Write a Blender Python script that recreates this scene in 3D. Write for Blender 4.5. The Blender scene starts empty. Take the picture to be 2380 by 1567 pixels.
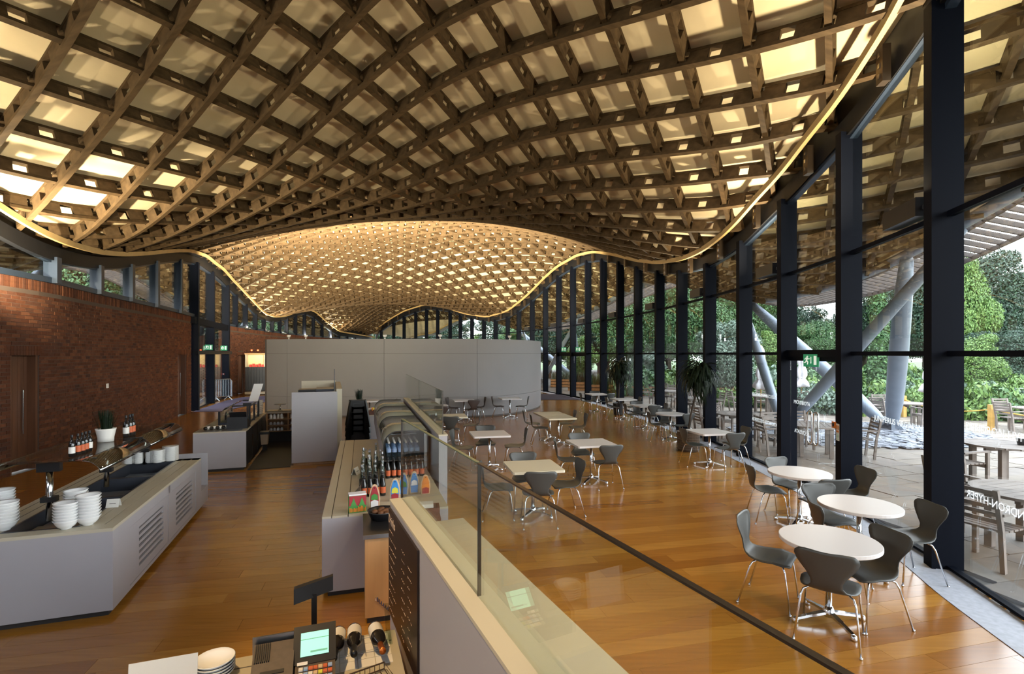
import bpy, math, random
import numpy as np
from mathutils import Vector, Matrix

random.seed(7)
rng = np.random.default_rng(7)
scene = bpy.context.scene
COL = scene.collection
PI = math.pi

# ------------------------------------------------------------------ camera, sky, light, exposure
CAM_H = 2.4
FPX = 1180.0
cam_data = bpy.data.cameras.new('camera')
cam_data.sensor_width = 36.0
cam_data.sensor_fit = 'HORIZONTAL'
cam_data.lens = 36.0 * FPX / 2380.0
cam_data.shift_y = 38.5 / 2380.0
cam_data.clip_end = 400
cam = bpy.data.objects.new('camera', cam_data)
cam.location = (0, 0, CAM_H)
cam.rotation_euler = (PI / 2, 0, 0)
COL.objects.link(cam)
scene.camera = cam

world = bpy.data.worlds.new('overcast_sky')
scene.world = world
world.use_nodes = True
wn = world.node_tree.nodes
wl = world.node_tree.links
bg = wn['Background']
tc = wn.new('ShaderNodeTexCoord')
sep = wn.new('ShaderNodeSeparateXYZ')
rampw = wn.new('ShaderNodeValToRGB')
rampw.color_ramp.elements[0].position = 0.0
rampw.color_ramp.elements[0].color = (0.96, 0.97, 1.0, 1)
rampw.color_ramp.elements[1].position = 0.6
rampw.color_ramp.elements[1].color = (0.80, 0.87, 1.0, 1)
wl.new(tc.outputs['Generated'], sep.inputs[0])
wl.new(sep.outputs['Z'], rampw.inputs[0])
wl.new(rampw.outputs['Color'], bg.inputs['Color'])
bg.inputs['Strength'].default_value = 9.5

scene.view_settings.view_transform = 'Standard'
scene.view_settings.look = 'None'
scene.view_settings.gamma = 1.0
scene.view_settings.use_curve_mapping = False
scene.view_settings.exposure = 0.0
scene.cycles.max_bounces = 7
scene.cycles.diffuse_bounces = 3
scene.cycles.glossy_bounces = 4
scene.cycles.transparent_max_bounces = 24
scene.cycles.caustics_reflective = False
scene.cycles.caustics_refractive = False
scene.cycles.sample_clamp_indirect = 4.0

def lamp(name, kind, loc, energy, color, aim=None, size=0.3, size_y=None, spot=None, blend=0.6, spread=None):
    d = bpy.data.lights.new(name, kind)
    d.energy = energy
    d.color = color
    if kind == 'AREA':
        d.size = size
        if size_y:
            d.shape = 'RECTANGLE'
            d.size_y = size_y
        if spread:
            d.spread = spread
    elif kind == 'SPOT':
        d.spot_size = spot or 1.2
        d.spot_blend = blend
        d.shadow_soft_size = size
    else:
        d.shadow_soft_size = size
    o = bpy.data.objects.new(name, d)
    o.location = loc
    if aim is not None:
        v = Vector(aim) - Vector(loc)
        o.rotation_euler = v.to_track_quat('-Z', 'Y').to_euler()
    COL.objects.link(o)
    return o

CREAM = (1.0, 0.85, 0.56)
WARM = (1.0, 0.66, 0.30)

# ------------------------------------------------------------------ materials
MATS = {}
def pm(name, col, rough=0.5, metal=0.0, spec=0.5, noise=None, tone=None, bump=None, emit=None, trans=None, coat=0, mapping=None):
    """procedural principled material. noise=(scale, dark factor), tone=list of colours picked by the 'tone' attribute"""
    m = bpy.data.materials.new(name)
    m.use_nodes = True
    nt = m.node_tree
    b = nt.nodes['Principled BSDF']
    b.inputs['Roughness'].default_value = rough
    b.inputs['Metallic'].default_value = metal
    b.inputs['Specular IOR Level'].default_value = spec
    b.inputs['Coat Weight'].default_value = coat
    if trans:
        b.inputs['Transmission Weight'].default_value = trans
    b.inputs['Base Color'].default_value = (*col, 1)
    src = None
    if tone:
        a = nt.nodes.new('ShaderNodeAttribute')
        a.attribute_name = 'tone'
        r = nt.nodes.new('ShaderNodeValToRGB')
        cr = r.color_ramp
        while len(cr.elements) < len(tone):
            cr.elements.new(0.5)
        for i, c in enumerate(tone):
            cr.elements[i].position = i / (len(tone) - 1)
            cr.elements[i].color = (*c, 1)
        nt.links.new(a.outputs['Fac'], r.inputs[0])
        src = r.outputs['Color']
    if noise or bump:
        t = nt.nodes.new('ShaderNodeTexCoord')
        mp = nt.nodes.new('ShaderNodeMapping')
        if mapping:
            mp.inputs['Rotation'].default_value = (0, 0, mapping[0])
            mp.inputs['Scale'].default_value = mapping[1]
        nt.links.new(t.outputs['Object'], mp.inputs[0])
        nz = nt.nodes.new('ShaderNodeTexNoise')
        nz.inputs['Scale'].default_value = (noise or bump)[0]
        nz.inputs['Detail'].default_value = 6
        nt.links.new(mp.outputs[0], nz.inputs['Vector'])
        if noise:
            mx = nt.nodes.new('ShaderNodeMix')
            mx.data_type = 'RGBA'
            mx.blend_type = 'MULTIPLY'
            rr = nt.nodes.new('ShaderNodeValToRGB')
            rr.color_ramp.elements[0].position = 0.32
            rr.color_ramp.elements[1].position = 0.68
            k = noise[1]
            rr.color_ramp.elements[0].color = (k, k, k, 1)
            rr.color_ramp.elements[1].color = (1, 1, 1, 1)
            nt.links.new(nz.outputs['Fac'], rr.inputs[0])
            mx.inputs[0].default_value = 1.0
            if src:
                nt.links.new(src, mx.inputs[6])
            else:
                mx.inputs[6].default_value = (*col, 1)
            nt.links.new(rr.outputs['Color'], mx.inputs[7])
            src = mx.outputs[2]
        if bump:
            bp = nt.nodes.new('ShaderNodeBump')
            bp.inputs['Strength'].default_value = bump[1]
            bp.inputs['Distance'].default_value = 0.01
            nt.links.new(nz.outputs['Fac'], bp.inputs['Height'])
            nt.links.new(bp.outputs[0], b.inputs['Normal'])
    if src:
        nt.links.new(src, b.inputs['Base Color'])
    if emit:
        b.inputs['Emission Color'].default_value = (*emit[0], 1)
        b.inputs['Emission Strength'].default_value = emit[1]
    MATS[name] = m
    return m

def thin_glass(name, tint=(0.93, 0.97, 0.95), refl=1.0, ior=1.5):
    m = bpy.data.materials.new(name)
    m.use_nodes = True
    nt = m.node_tree
    nt.nodes.clear()
    o = nt.nodes.new('ShaderNodeOutputMaterial')
    t = nt.nodes.new('ShaderNodeBsdfTransparent')
    t.inputs[0].default_value = (*tint, 1)
    g = nt.nodes.new('ShaderNodeBsdfGlossy')
    g.inputs['Roughness'].default_value = 0.0
    g.inputs['Color'].default_value = (refl, refl, refl, 1)
    f = nt.nodes.new('ShaderNodeFresnel')
    f.inputs['IOR'].default_value = ior
    # the same reflectance from either face of a thin sheet
    geo = nt.nodes.new('ShaderNodeNewGeometry')
    mixi = nt.nodes.new('ShaderNodeMix')
    mixi.data_type = 'FLOAT'
    mixi.inputs[2].default_value = ior
    mixi.inputs[3].default_value = 1.0 / ior
    nt.links.new(geo.outputs['Backfacing'], mixi.inputs[0])
    nt.links.new(mixi.outputs[0], f.inputs['IOR'])
    mx = nt.nodes.new('ShaderNodeMixShader')
    nt.links.new(f.outputs[0], mx.inputs[0])
    nt.links.new(t.outputs[0], mx.inputs[1])
    nt.links.new(g.outputs[0], mx.inputs[2])
    nt.links.new(mx.outputs[0], o.inputs[0])
    MATS[name] = m
    return m

M = MATS
pm('steel_dark', (0.003, 0.004, 0.008), 0.55, 0.0, 0.06)
pm('steel_blue', (0.022, 0.034, 0.058), 0.35, 0.2)
pm('steel_grey', (0.23, 0.27, 0.33), 0.4, 0.2, noise=(3, .85))
pm('fascia_metal', (0.012, 0.012, 0.014), 0.45, 0.2, spec=.12)
pm('bracket_metal', (0.08, 0.055, 0.035), 0.3, 0.7)
pm('chrome', (0.75, 0.77, 0.8), 0.12, 1.0)
pm('brushed_steel', (0.45, 0.46, 0.48), 0.3, 1.0)
pm('dark_steel', (0.045, 0.05, 0.065), 0.35, 0.4)
pm('black_plastic', (0.010, 0.010, 0.012), 0.35)
pm('rubber', (0.02, 0.018, 0.018), 0.7)
pm('white_laminate', (0.36, 0.345, 0.37), 0.45, noise=(1.5, .95))
pm('cream_laminate', (0.49, 0.44, 0.335), 0.45, noise=(2, .93))
pm('partition_white', (0.24, 0.23, 0.235), 0.6, noise=(0.8, .95))
pm('joint_dark', (0.10, 0.09, 0.085), 0.8)
pm('table_white', (0.64, 0.61, 0.60), 0.35)
pm('table_cream', (0.62, 0.57, 0.43), 0.4)
pm('chair_ply', (0.048, 0.049, 0.046), 0.42, spec=.5)
pm('chair_ply_brown', (0.042, 0.027, 0.022), 0.45)
pm('white_china', (0.82, 0.82, 0.82), 0.15)
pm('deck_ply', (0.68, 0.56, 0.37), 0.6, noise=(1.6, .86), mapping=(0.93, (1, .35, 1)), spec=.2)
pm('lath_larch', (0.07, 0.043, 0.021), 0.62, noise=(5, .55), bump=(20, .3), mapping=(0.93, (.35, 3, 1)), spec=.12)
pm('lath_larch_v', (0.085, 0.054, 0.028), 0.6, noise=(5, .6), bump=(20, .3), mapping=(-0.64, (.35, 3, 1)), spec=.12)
pm('rim_timber', (0.62, 0.42, 0.18), 0.35, noise=(2, .8), coat=.3)
pm('block_timber', (0.085, 0.054, 0.028), 0.65, noise=(8, .6), spec=.12)
pm('mortar', (0.075, 0.055, 0.045), 0.9, spec=.12)
pm('brick', (0.2, 0.1, 0.05), 0.85, tone=[(0.0660, 0.0238, 0.0145), (0.1122, 0.0409, 0.0211), (0.0858, 0.0363, 0.0231), (0.1518, 0.0594, 0.0297), (0.0495, 0.0231, 0.0198)], noise=(14, .7), bump=(60, .5), spec=.12)
pm('floor_oak', (0.3, 0.15, 0.05), 0.22, tone=[(0.2907, 0.1086, 0.0132), (0.3954, 0.1716, 0.0250), (0.3372, 0.1347, 0.0181), (0.4651, 0.2172, 0.0376), (0.3140, 0.1173, 0.0152)],
   noise=(3.2, .82), mapping=(-0.244, (.5, 9, 1)), spec=.45, bump=(9, .04), coat=.35)
M['floor_oak'].node_tree.nodes['Principled BSDF'].inputs['Coat Roughness'].default_value = .2
pm('floor_base', (0.05, 0.025, 0.01), 0.6)
pm('door_wood', (0.11, 0.045, 0.022), 0.45, noise=(3, .7), mapping=(0, (6, 6, .4)))
pm('cabinet_wood', (0.45, 0.25, 0.11), 0.4, noise=(3, .75), mapping=(0, (3, 3, .5)))
pm('mat_blue', (0.045, 0.04, 0.11), 0.95, noise=(60, .7))
pm('mat_dark', (0.022, 0.014, 0.03), 0.95, noise=(60, .7))
pm('threshold', (0.42, 0.44, 0.50), 0.5, noise=(20, .8))
pm('louvre_timber', (0.10, 0.08, 0.07), 0.7, noise=(6, .7))
pm('teak', (0.23, 0.19, 0.165), 0.7, noise=(6, .7))
pm('stone', (0.3, 0.28, 0.25), 0.75, tone=[(0.1408, 0.1137, 0.0876), (0.2140, 0.1757, 0.1350), (0.1802, 0.1499, 0.1255), (0.2534, 0.2067, 0.1586)], noise=(2.5, .75), bump=(12, .4))
pm('stone_joint', (0.10, 0.09, 0.075), 0.9)
pm('slate', (0.2, 0.22, 0.26), 0.6, tone=[(0.0936, 0.1044, 0.1296), (0.1728, 0.1872, 0.2232), (0.2592, 0.2736, 0.3096)])
pm('lawn', (0.07, 0.12, 0.035), 0.95, noise=(4, .6))
pm('soil', (0.05, 0.04, 0.03), 0.95)
pm('leaf_dark', (0.03, 0.08, 0.03), 0.6, tone=[(0.006, 0.019, 0.011), (0.016, 0.044, 0.022), (0.030, 0.070, 0.032)])
pm('leaf_mid', (0.06, 0.14, 0.03), 0.6, tone=[(0.0149, 0.0456, 0.0133), (0.0391, 0.1008, 0.0276), (0.0736, 0.1536, 0.0418)])
pm('leaf_light', (0.14, 0.25, 0.05), 0.6, tone=[(0.0414, 0.0920, 0.0180), (0.0920, 0.1748, 0.0324), (0.1656, 0.2484, 0.0576)])
pm('leaf_grey', (0.14, 0.2, 0.14), 0.6, tone=[(0.040, 0.072, 0.048), (0.104, 0.160, 0.112), (0.192, 0.248, 0.192)])
pm('leaf_palm', (0.007, 0.015, 0.006), 0.5, spec=.2)
pm('bark', (0.07, 0.05, 0.035), 0.9, noise=(10, .5))
pm('rope_yellow', (0.55, 0.33, 0.06), 0.8)
pm('post_orange', (0.62, 0.36, 0.09), 0.7, noise=(6, .7))
pm('planter_orange', (0.48, 0.22, 0.08), 0.7, noise=(6, .7))
pm('canvas_white', (0.72, 0.69, 0.72), 0.85, noise=(10, .85))
pm('basket', (0.09, 0.055, 0.03), 0.8, noise=(40, .5))
pm('till_brown', (0.085, 0.06, 0.045), 0.5, noise=(30, .8))
pm('till_screen', (0.1, 0.4, 0.3), 0.3, emit=((0.50, 1.0, 0.72), 0.95))
pm('screen_line', (0.1, 0.3, 0.2), 0.3, emit=((0.22, 0.48, 0.34), 0.6))
pm('board_black', (0.018, 0.010, 0.009), 0.35)
pm('chalk', (0.55, 0.42, 0.33), 0.7)
pm('paper', (0.68, 0.66, 0.62), 0.7)
pm('sign_green', (0.01, 0.16, 0.07), 0.4, emit=((0.01, 0.22, 0.09), 0.5))
pm('sign_white', (0.7, 0.75, 0.7), 0.4, emit=((0.8, 0.9, 0.8), 0.5))
pm('orange_plastic', (0.55, 0.16, 0.02), 0.4)
pm('red_plastic', (0.55, 0.03, 0.02), 0.35)
def etched_mat():
    m = bpy.data.materials.new('etched'); m.use_nodes = True; nt = m.node_tree; nt.nodes.clear()
    o = nt.nodes.new('ShaderNodeOutputMaterial'); t = nt.nodes.new('ShaderNodeBsdfTranslucent'); d = nt.nodes.new('ShaderNodeBsdfDiffuse'); a = nt.nodes.new('ShaderNodeAddShader')
    tr = nt.nodes.new('ShaderNodeBsdfTransparent'); mx = nt.nodes.new('ShaderNodeMixShader')
    t.inputs[0].default_value = (.5, .52, .53, 1); d.inputs[0].default_value = (.45, .46, .47, 1); mx.inputs[0].default_value = .75
    nt.links.new(t.outputs[0], a.inputs[0]); nt.links.new(d.outputs[0], a.inputs[1])
    nt.links.new(tr.outputs[0], mx.inputs[1]); nt.links.new(a.outputs[0], mx.inputs[2]); nt.links.new(mx.outputs[0], o.inputs[0])
    MATS['etched'] = m
etched_mat()
pm('bottle_dark', (0.012, 0.010, 0.010), 0.08, spec=.7)
pm('label_red', (0.55, 0.12, 0.04), 0.5)
pm('label_white', (0.75, 0.72, 0.68), 0.5)
pm('label_blue', (0.30, 0.42, 0.66), 0.5)
pm('cap_copper', (0.6, 0.16, 0.03), 0.25, .6)
pm('pack_red', (0.33, 0.03, 0.04), 0.4)
pm('pack_blue', (0.05, 0.25, 0.62), 0.4)
pm('pack_orange', (0.75, 0.23, 0.03), 0.4)
pm('pack_board', (0.6, 0.42, 0.26), 0.6)
pm('pack_green', (0.06, 0.25, 0.05), 0.5)
pm('pack_yellow', (0.65, 0.6, 0.06), 0.5)
pm('pack_white', (0.75, 0.72, 0.75), 0.5)
pm('bread', (0.16, 0.06, 0.02), 0.6, noise=(15, .6))
pm('wicker_red', (0.13, 0.05, 0.035), 0.7, noise=(30, .6))
pm('hiviz', (0.7, 0.8, 0.04), 0.5)
pm('cable_blue', (0.02, 0.03, 0.10), 0.35)
pm('barrier_steel', (0.4, 0.46, 0.52), 0.35, .6)
pm('shop_light', (0.5, 0.4, 0.2), 0.6, emit=((1.0, 0.75, 0.38), 0.22))
pm('lamp_lens', (1, .8, .5), 0.3, emit=((1.0, 0.78, 0.45), 2.0))
pm('pilot_red', (1, .1, .05), 0.3, emit=((1.0, 0.10, 0.03), 5.0))
thin_glass('pane_glass', (0.96, 0.985, 0.97), 1.0, 1.45)
thin_glass('screen_glass', (0.93, 0.97, 0.94), 1.0, 1.5)
thin_glass('clear_glass', (0.86, 0.90, 0.88), 1.0, 1.5)
thin_glass('hood_glass', (0.42, 0.43, 0.40), 1.0, 3.2)
pm('lid_glass', (0.27, 0.26, 0.20), 0.10, coat=.6); M['lid_glass'].node_tree.nodes['Principled BSDF'].inputs['Alpha'].default_value = .72
thin_glass('water_plastic', (0.90, 0.94, 0.97), 0.9, 1.4)
pm('glass_edge', (0.06, 0.10, 0.07), 0.15, spec=.8)
pm('glass_edge_dark', (0.035, 0.022, 0.015), 0.3)

# ------------------------------------------------------------------ mesh helpers
class MB:
    def __init__(s):
        s.v = []; s.f = []; s.t = []
    def add(s, vs, fs, tone=None):
        n = len(s.v)
        s.v += [tuple(map(float, p)) for p in vs]
        s.f += [tuple(i + n for i in q) for q in fs]
        s.t += [0.5 if tone is None else tone] * len(fs)
        return s
    def hexa(s, p, tone=None, skip=()):
        F = [(0, 3, 2, 1), (4, 5, 6, 7), (0, 1, 5, 4), (1, 2, 6, 5), (2, 3, 7, 6), (3, 0, 4, 7)]
        return s.add(p, [f for i, f in enumerate(F) if i not in skip], tone)
    def box(s, x0, x1, y0, y1, z0, z1, tone=None, skip=()):
        return s.hexa([(x0, y0, z0), (x1, y0, z0), (x1, y1, z0), (x0, y1, z0), (x0, y0, z1), (x1, y0, z1), (x1, y1, z1), (x0, y1, z1)], tone, skip)
    def rbox(s, c, ang, lx, ly, z0, z1, tone=None):
        """box centred at c=(x,y) turned by ang"""
        ca, sa = math.cos(ang), math.sin(ang)
        P = []
        for z in (z0, z1):
            for (a, b) in ((-lx/2, -ly/2), (lx/2, -ly/2), (lx/2, ly/2), (-lx/2, ly/2)):
                P.append((c[0] + a*ca - b*sa, c[1] + a*sa + b*ca, z))
        return s.hexa(P, tone)
    def beam(s, p, q, w, h, up=(0, 0, 1), tone=None):
        p, q = Vector(p), Vector(q)
        d = (q - p).normalized()
        up = Vector(up)
        side = d.cross(up)
        if side.length < 1e-4:
            side = d.cross(Vector((1, 0, 0)))
        side.normalize()
        u = side.cross(d).normalized()
        a, b = side * (w / 2), u * (h / 2)
        return s.hexa([p - a - b, p + a - b, q + a - b, q - a - b, p - a + b, p + a + b, q + a + b, q - a + b], tone)
    def tube(s, pts, r, n=8, cap=True, tone=None, closed=False):
        pts = [Vector(p) for p in pts]
        m = len(pts)
        rs = r if isinstance(r, (list, tuple)) else [r] * m
        vs = []; fs = []
        prev = None
        for i, p in enumerate(pts):
            if closed:
                d = pts[(i + 1) % m] - pts[i - 1]
            else:
                d = pts[min(i + 1, m - 1)] - pts[max(i - 1, 0)]
            d.normalize()
            if prev is None:
                a = d.cross(Vector((0, 0, 1)))
                if a.length < 1e-3:
                    a = d.cross(Vector((1, 0, 0)))
                a.normalize()
            else:
                a = prev - d * prev.dot(d)
                a.normalize()
            prev = a
            b = d.cross(a)
            for k in range(n):
                t = 2 * PI * k / n
                vs.append(p + a * (rs[i] * math.cos(t)) + b * (rs[i] * math.sin(t)))
        R = m if closed else m - 1
        for i in range(R):
            for k in range(n):
                j = (i + 1) % m
                fs.append((i*n + k, i*n + (k+1) % n, j*n + (k+1) % n, j*n + k))
        if cap and not closed:
            fs.append(tuple(range(n))[::-1])
            fs.append(tuple((m-1)*n + k for k in range(n)))
        return s.add(vs, fs, tone)
    def lathe(s, prof, n=16, c=(0, 0, 0), cap=True, tone=None):
        vs = []; fs = []
        for (r, z) in prof:
            for k in range(n):
                t = 2 * PI * k / n
                vs.append((c[0] + r*math.cos(t), c[1] + r*math.sin(t), c[2] + z))
        for i in range(len(prof) - 1):
            for k in range(n):
                fs.append((i*n + k, i*n + (k+1) % n, (i+1)*n + (k+1) % n, (i+1)*n + k))
        if cap:
            fs.append(tuple(range(n))[::-1])
            fs.append(tuple((len(prof)-1)*n + k for k in range(n)))
        return s.add(vs, fs, tone)
    def prism(s, poly, z0, z1, tone=None):
        n = len(poly)
        vs = [(x, y, z0) for x, y in poly] + [(x, y, z1) for x, y in poly]
        fs = [tuple(range(n))[::-1], tuple(range(n, 2*n))] + [(i, (i+1) % n, n + (i+1) % n, n + i) for i in range(n)]
        return s.add(vs, fs, tone)
    def mesh(s, name, mat, smooth=False, toned=False):
        me = bpy.data.meshes.new(name)
        me.from_pydata(s.v, [], s.f)
        if toned:
            a = me.attributes.new('tone', 'FLOAT', 'FACE')
            a.data.foreach_set('value', np.array(s.t, dtype=np.float32))
        me.materials.append(M[mat])
        if smooth:
            me.polygons.foreach_set('use_smooth', [True] * len(me.polygons))
        me.update()
        return me
    def build(s, name, mat, parent=None, smooth=False, toned=False, **props):
        me = s.mesh(name, mat, smooth, toned)
        return link(name, me, parent, **props)

def link(name, me, parent=None, loc=None, rot=None, **props):
    o = bpy.data.objects.new(name, me)
    COL.objects.link(o)
    if parent is not None:
        o.parent = parent
    if loc is not None:
        o.location = loc
    if rot is not None:
        o.rotation_euler = rot
    for k, v in props.items():
        o[k] = v
    return o

def thing(name, label, cat, loc=(0, 0, 0), rz=0.0, group=None):
    o = bpy.data.objects.new(name, None)
    COL.objects.link(o)
    o.empty_display_size = 0.1
    o.location = loc
    o.rotation_euler = (0, 0, rz)
    o['label'] = label
    o['category'] = cat
    if group:
        o['group'] = group
    return o

def tag(o, label, cat, group=None):
    o['label'] = label
    o['category'] = cat
    if group:
        o['group'] = group
    return o

def setting(name, mesh_obj=None):
    if mesh_obj is None:
        mesh_obj = bpy.data.objects.new(name, None)
        COL.objects.link(mesh_obj)
    mesh_obj['kind'] = 'structure'
    return mesh_obj

KIDS = {}
def dup(root, loc, rz, label=None, group=None, scale=None):
    def cp(o, par):
        c = o.copy()
        COL.objects.link(c)
        if par is not None:
            c.parent = par
        for ch in kids(o):
            cp(ch, c)
        return c
    r = cp(root, None)
    r.location = loc
    r.rotation_euler = (0, 0, rz)
    if scale:
        r.scale = scale
    if label:
        r['label'] = label
    if group:
        r['group'] = group
    return r
def kids(o):
    if o.name not in KIDS:
        KIDS[o.name] = [c for c in COL.objects if c.parent == o]
    return KIDS[o.name]

def smooth_all(o):
    o.data.polygons.foreach_set('use_smooth', [True] * len(o.data.polygons))

def text_mesh(name, body, size, mat, loc, rot, parent=None, mirror=False, align='CENTER', depth=0.0008, **props):
    cu = bpy.data.curves.new(name, 'FONT')
    cu.body = body
    cu.size = size
    cu.extrude = depth
    cu.align_x = align
    cu.resolution_u = 2
    tmp = bpy.data.objects.new('tmp_text', cu)
    COL.objects.link(tmp)
    dg = bpy.context.evaluated_depsgraph_get()
    me = bpy.data.meshes.new_from_object(tmp.evaluated_get(dg))
    bpy.data.objects.remove(tmp)
    bpy.data.curves.remove(cu)
    me.name = name
    me.materials.clear()
    me.materials.append(M[mat])
    if mirror:
        me.transform(Matrix.Scale(-1, 4, (1, 0, 0)))
        me.flip_normals()
    return link(name, me, parent, loc=loc, rot=rot, **props)

def G(x, y, h=0.0):
    """the point at height h seen at (x, y) in the 2380x1567 frame"""
    Y = FPX * (CAM_H - h) / (y - 822.0)
    return ((x - 1190.0) / FPX * Y, Y)

# ------------------------------------------------------------------ plan curves of the two long sides
class Curve2:
    def __init__(s, pts, step=0.1):
        P = np.array(pts, float)
        out = []
        n = len(P)
        for i in range(n - 1):
            p0, p1, p2, p3 = P[max(i-1, 0)], P[i], P[i+1], P[min(i+2, n-1)]
            for t in np.linspace(0, 1, 24, endpoint=False):
                out.append(0.5*((2*p1) + (-p0+p2)*t + (2*p0-5*p1+4*p2-p3)*t*t + (-p0+3*p1-3*p2+p3)*t**3))
        out.append(P[-1])
        out = np.array(out)
        for _ in range(60):
            out[1:-1] = 0.25*out[:-2] + 0.5*out[1:-1] + 0.25*out[2:]
        d = np.r_[0, np.cumsum(np.hypot(*np.diff(out, axis=0).T))]
        s.len = d[-1]
        s.s = np.arange(0, s.len, step)
        s.x = np.interp(s.s, d, out[:, 0])
        s.y = np.interp(s.s, d, out[:, 1])
    def at(s, u):
        return np.array([np.interp(u, s.s, s.x), np.interp(u, s.s, s.y)])
    def tan(s, u):
        a, b = s.at(max(u - .15, 0)), s.at(min(u + .15, s.len))
        d = b - a
        return d / np.hypot(*d)
    def sY(s, Y):
        return float(np.interp(Y, s.y, s.s))
    def X(s, Y):
        return np.interp(Y, s.y, s.x)
    def offset(s, d):
        """positive d goes to the left of the travel direction"""
        tx = np.gradient(s.x); ty = np.gradient(s.y)
        L = np.hypot(tx, ty)
        c = object.__new__(Curve2)
        x = s.x - ty / L * d; y = s.y + tx / L * d
        dd = np.r_[0, np.cumsum(np.hypot(np.diff(x), np.diff(y)))]
        c.len = dd[-1]
        c.s = np.arange(0, c.len, .1)
        c.x = np.interp(c.s, dd, x); c.y = np.interp(c.s, dd, y)
        return c
    def ray(s, px):
        """first crossing beyond Y=2 with the sight line of pixel column px"""
        r = (px - 1190.0) / FPX
        g = s.x - r * s.y
        ok = np.where((s.y[:-1] > 2) & (g[:-1] * g[1:] <= 0))[0]
        if len(ok) == 0:
            j = np.where(s.y > 2)[0]
            k = j[np.argmin(np.abs(g[j]) / s.y[j])]
            return s.s[k]
        i = ok[0]
        t = g[i] / (g[i] - g[i+1] + 1e-12)
        return s.s[i] + t * .1

Lc = Curve2([(-9.6, -8), (-9.3, -4), (-9.2, 0), (-9.3, 4), (-9.5, 7), (-9.78, 9.7), (-10.07, 11.2), (-10.8, 13.3), (-11.9, 17), (-13.2, 20.9), (-14.4, 24), (-15.2, 26.5), (-15.9, 29),
             (-16.7, 33), (-17.4, 37), (-17.9, 41), (-18.1, 46), (-17.9, 52), (-17.3, 58), (-17.0, 62)])
Rc = Curve2([(3.2, -8), (3.6, -4), (4.0, 0), (4.3, 3), (4.55, 4.44), (4.7, 5.12), (4.95, 6.0), (5.25, 7.86), (5.42, 9.87), (5.45, 11.7), (5.42, 13.7), (5.35, 15.8), (5.23, 17.9), (5, 20), (4.72, 22),
             (4.35, 24), (3.92, 26), (3.4, 28), (2.78, 29.8), (2.15, 32.0), (1.42, 34.2), (.52, 36.3), (-.4, 38.3), (-1.3, 40.2), (-2.3, 42), (-3.4, 43.8), (-4.6, 45.5), (-5.7, 47.2), (-7.1, 48.9),
             (-8.5, 50.5), (-9.9, 52), (-11.3, 53.5), (-12.8, 55), (-14.5, 57.2), (-15.8, 59.6), (-16.6, 62)])
RIM_IN = 0.35
Lrim, Rrim = Lc.offset(-RIM_IN), Rc.offset(RIM_IN)
Lout, Rout = Lc.offset(3.8), Rc.offset(-3.8)

rimR_px = [(2095, 0), (2032, 100), (1953, 223), (1875, 316), (1821, 393), (1759, 455), (1721, 505), (1675, 548), (1635, 578), (1590, 598), (1530, 608), (1480, 603), (1430, 590), (1380, 583),
           (1340, 592), (1300, 615), (1260, 650), (1220, 690), (1180, 722), (1130, 736), (1080, 728), (1030, 712), (985, 708), (940, 722), (900, 746), (850, 772)]
rimL_px = [(0, 480), (43, 506), (103, 543), (163, 565), (232, 583), (285, 588), (332, 586), (398, 580), (441, 580), (481, 594), (518, 623), (557, 666), (591, 702), (614, 727), (640, 735.5), (665, 733),
           (700, 720), (718, 718), (735, 725), (760, 748), (790, 770)]
def rim_pts(curve, pxs):
    out = []
    for px, py in pxs:
        s = curve.ray(px)
        p = curve.at(s)
        out.append((s, p[0], p[1], CAM_H + (822 - py) / FPX * p[1]))
    return out
rR = rim_pts(Rrim, rimR_px)
rL = rim_pts(Lrim, rimL_px)
for Y, z in ((4, 7.35), (1, 7.9), (-3, 8.0), (-8, 7.2)):
    s = Rrim.sY(Y); p = Rrim.at(s); rR.append((s, p[0], p[1], z))
for Y, z in ((7, 5.85), (4, 6.7), (0, 7.5), (-4, 7.5), (-8, 6.8)):
    s = Lrim.sY(Y); p = Lrim.at(s); rL.append((s, p[0], p[1], z))
for c, lst in ((Rrim, rR), (Lrim, rL)):
    s = c.sY(61.5); p = c.at(s); lst.append((s, p[0], p[1], 4.4))
    lst.sort()
def rimz(which, s):
    lst = rR if which == 'R' else rL
    return np.interp(s, [a[0] for a in lst], [a[3] for a in lst])
RIB = 0.39
ctrl = []
for lst in (rR, rL):
    for s, x, y, z in lst:
        ctrl.append((x, y, z + RIB))
def out_pts(cin, cout, lst, side):
    last = -9
    for s, x, y, z in lst:
        if s - last < 1.2:
            continue
        last = s
        u = s / cin.len * cout.len
        p = cout.at(u)
        ctrl.append((p[0], p[1], z - .42 + RIB * .5))
out_pts(Lrim, Lout, rL, 'L')
for Y, z in ((-8, 6.2), (-3, 7.0), (1, 7.0), (4, 6.5), (7, 5.95), (9, 5.45), (10.3, 5.15), (12.2, 4.72), (14, 4.45), (16, 4.35), (19, 4.45), (22, 5.15), (26, 6.2), (28, 6.25), (32, 5.7), (36, 5.15), (40, 4.6), (44, 4.6), (50, 6.0), (56, 4.6), (61, 4.0)):
    p = Rout.at(Rout.sY(Y))
    ctrl.append((p[0], p[1], z + .12))
for Y, z in ((-8, 8.3), (-4, 8.8), (0, 9.1), (3, 9.0), (7, 8.55), (10, 7.8), (12, 7.15), (14, 6.75), (16, 6.78), (18, 7.3), (20, 7.9), (24, 8.5), (28, 8.45), (32, 7.8), (36, 6.85), (38, 6.5), (40, 6.42), (43, 6.9), (47, 7.3), (52, 6.7), (57, 5.4), (61, 4.6)):
    x = 0.5 * (Lc.X(Y) + Rc.X(Y))
    ctrl.append((x, Y, z + .22))
ctrl = np.array(ctrl)
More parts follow.
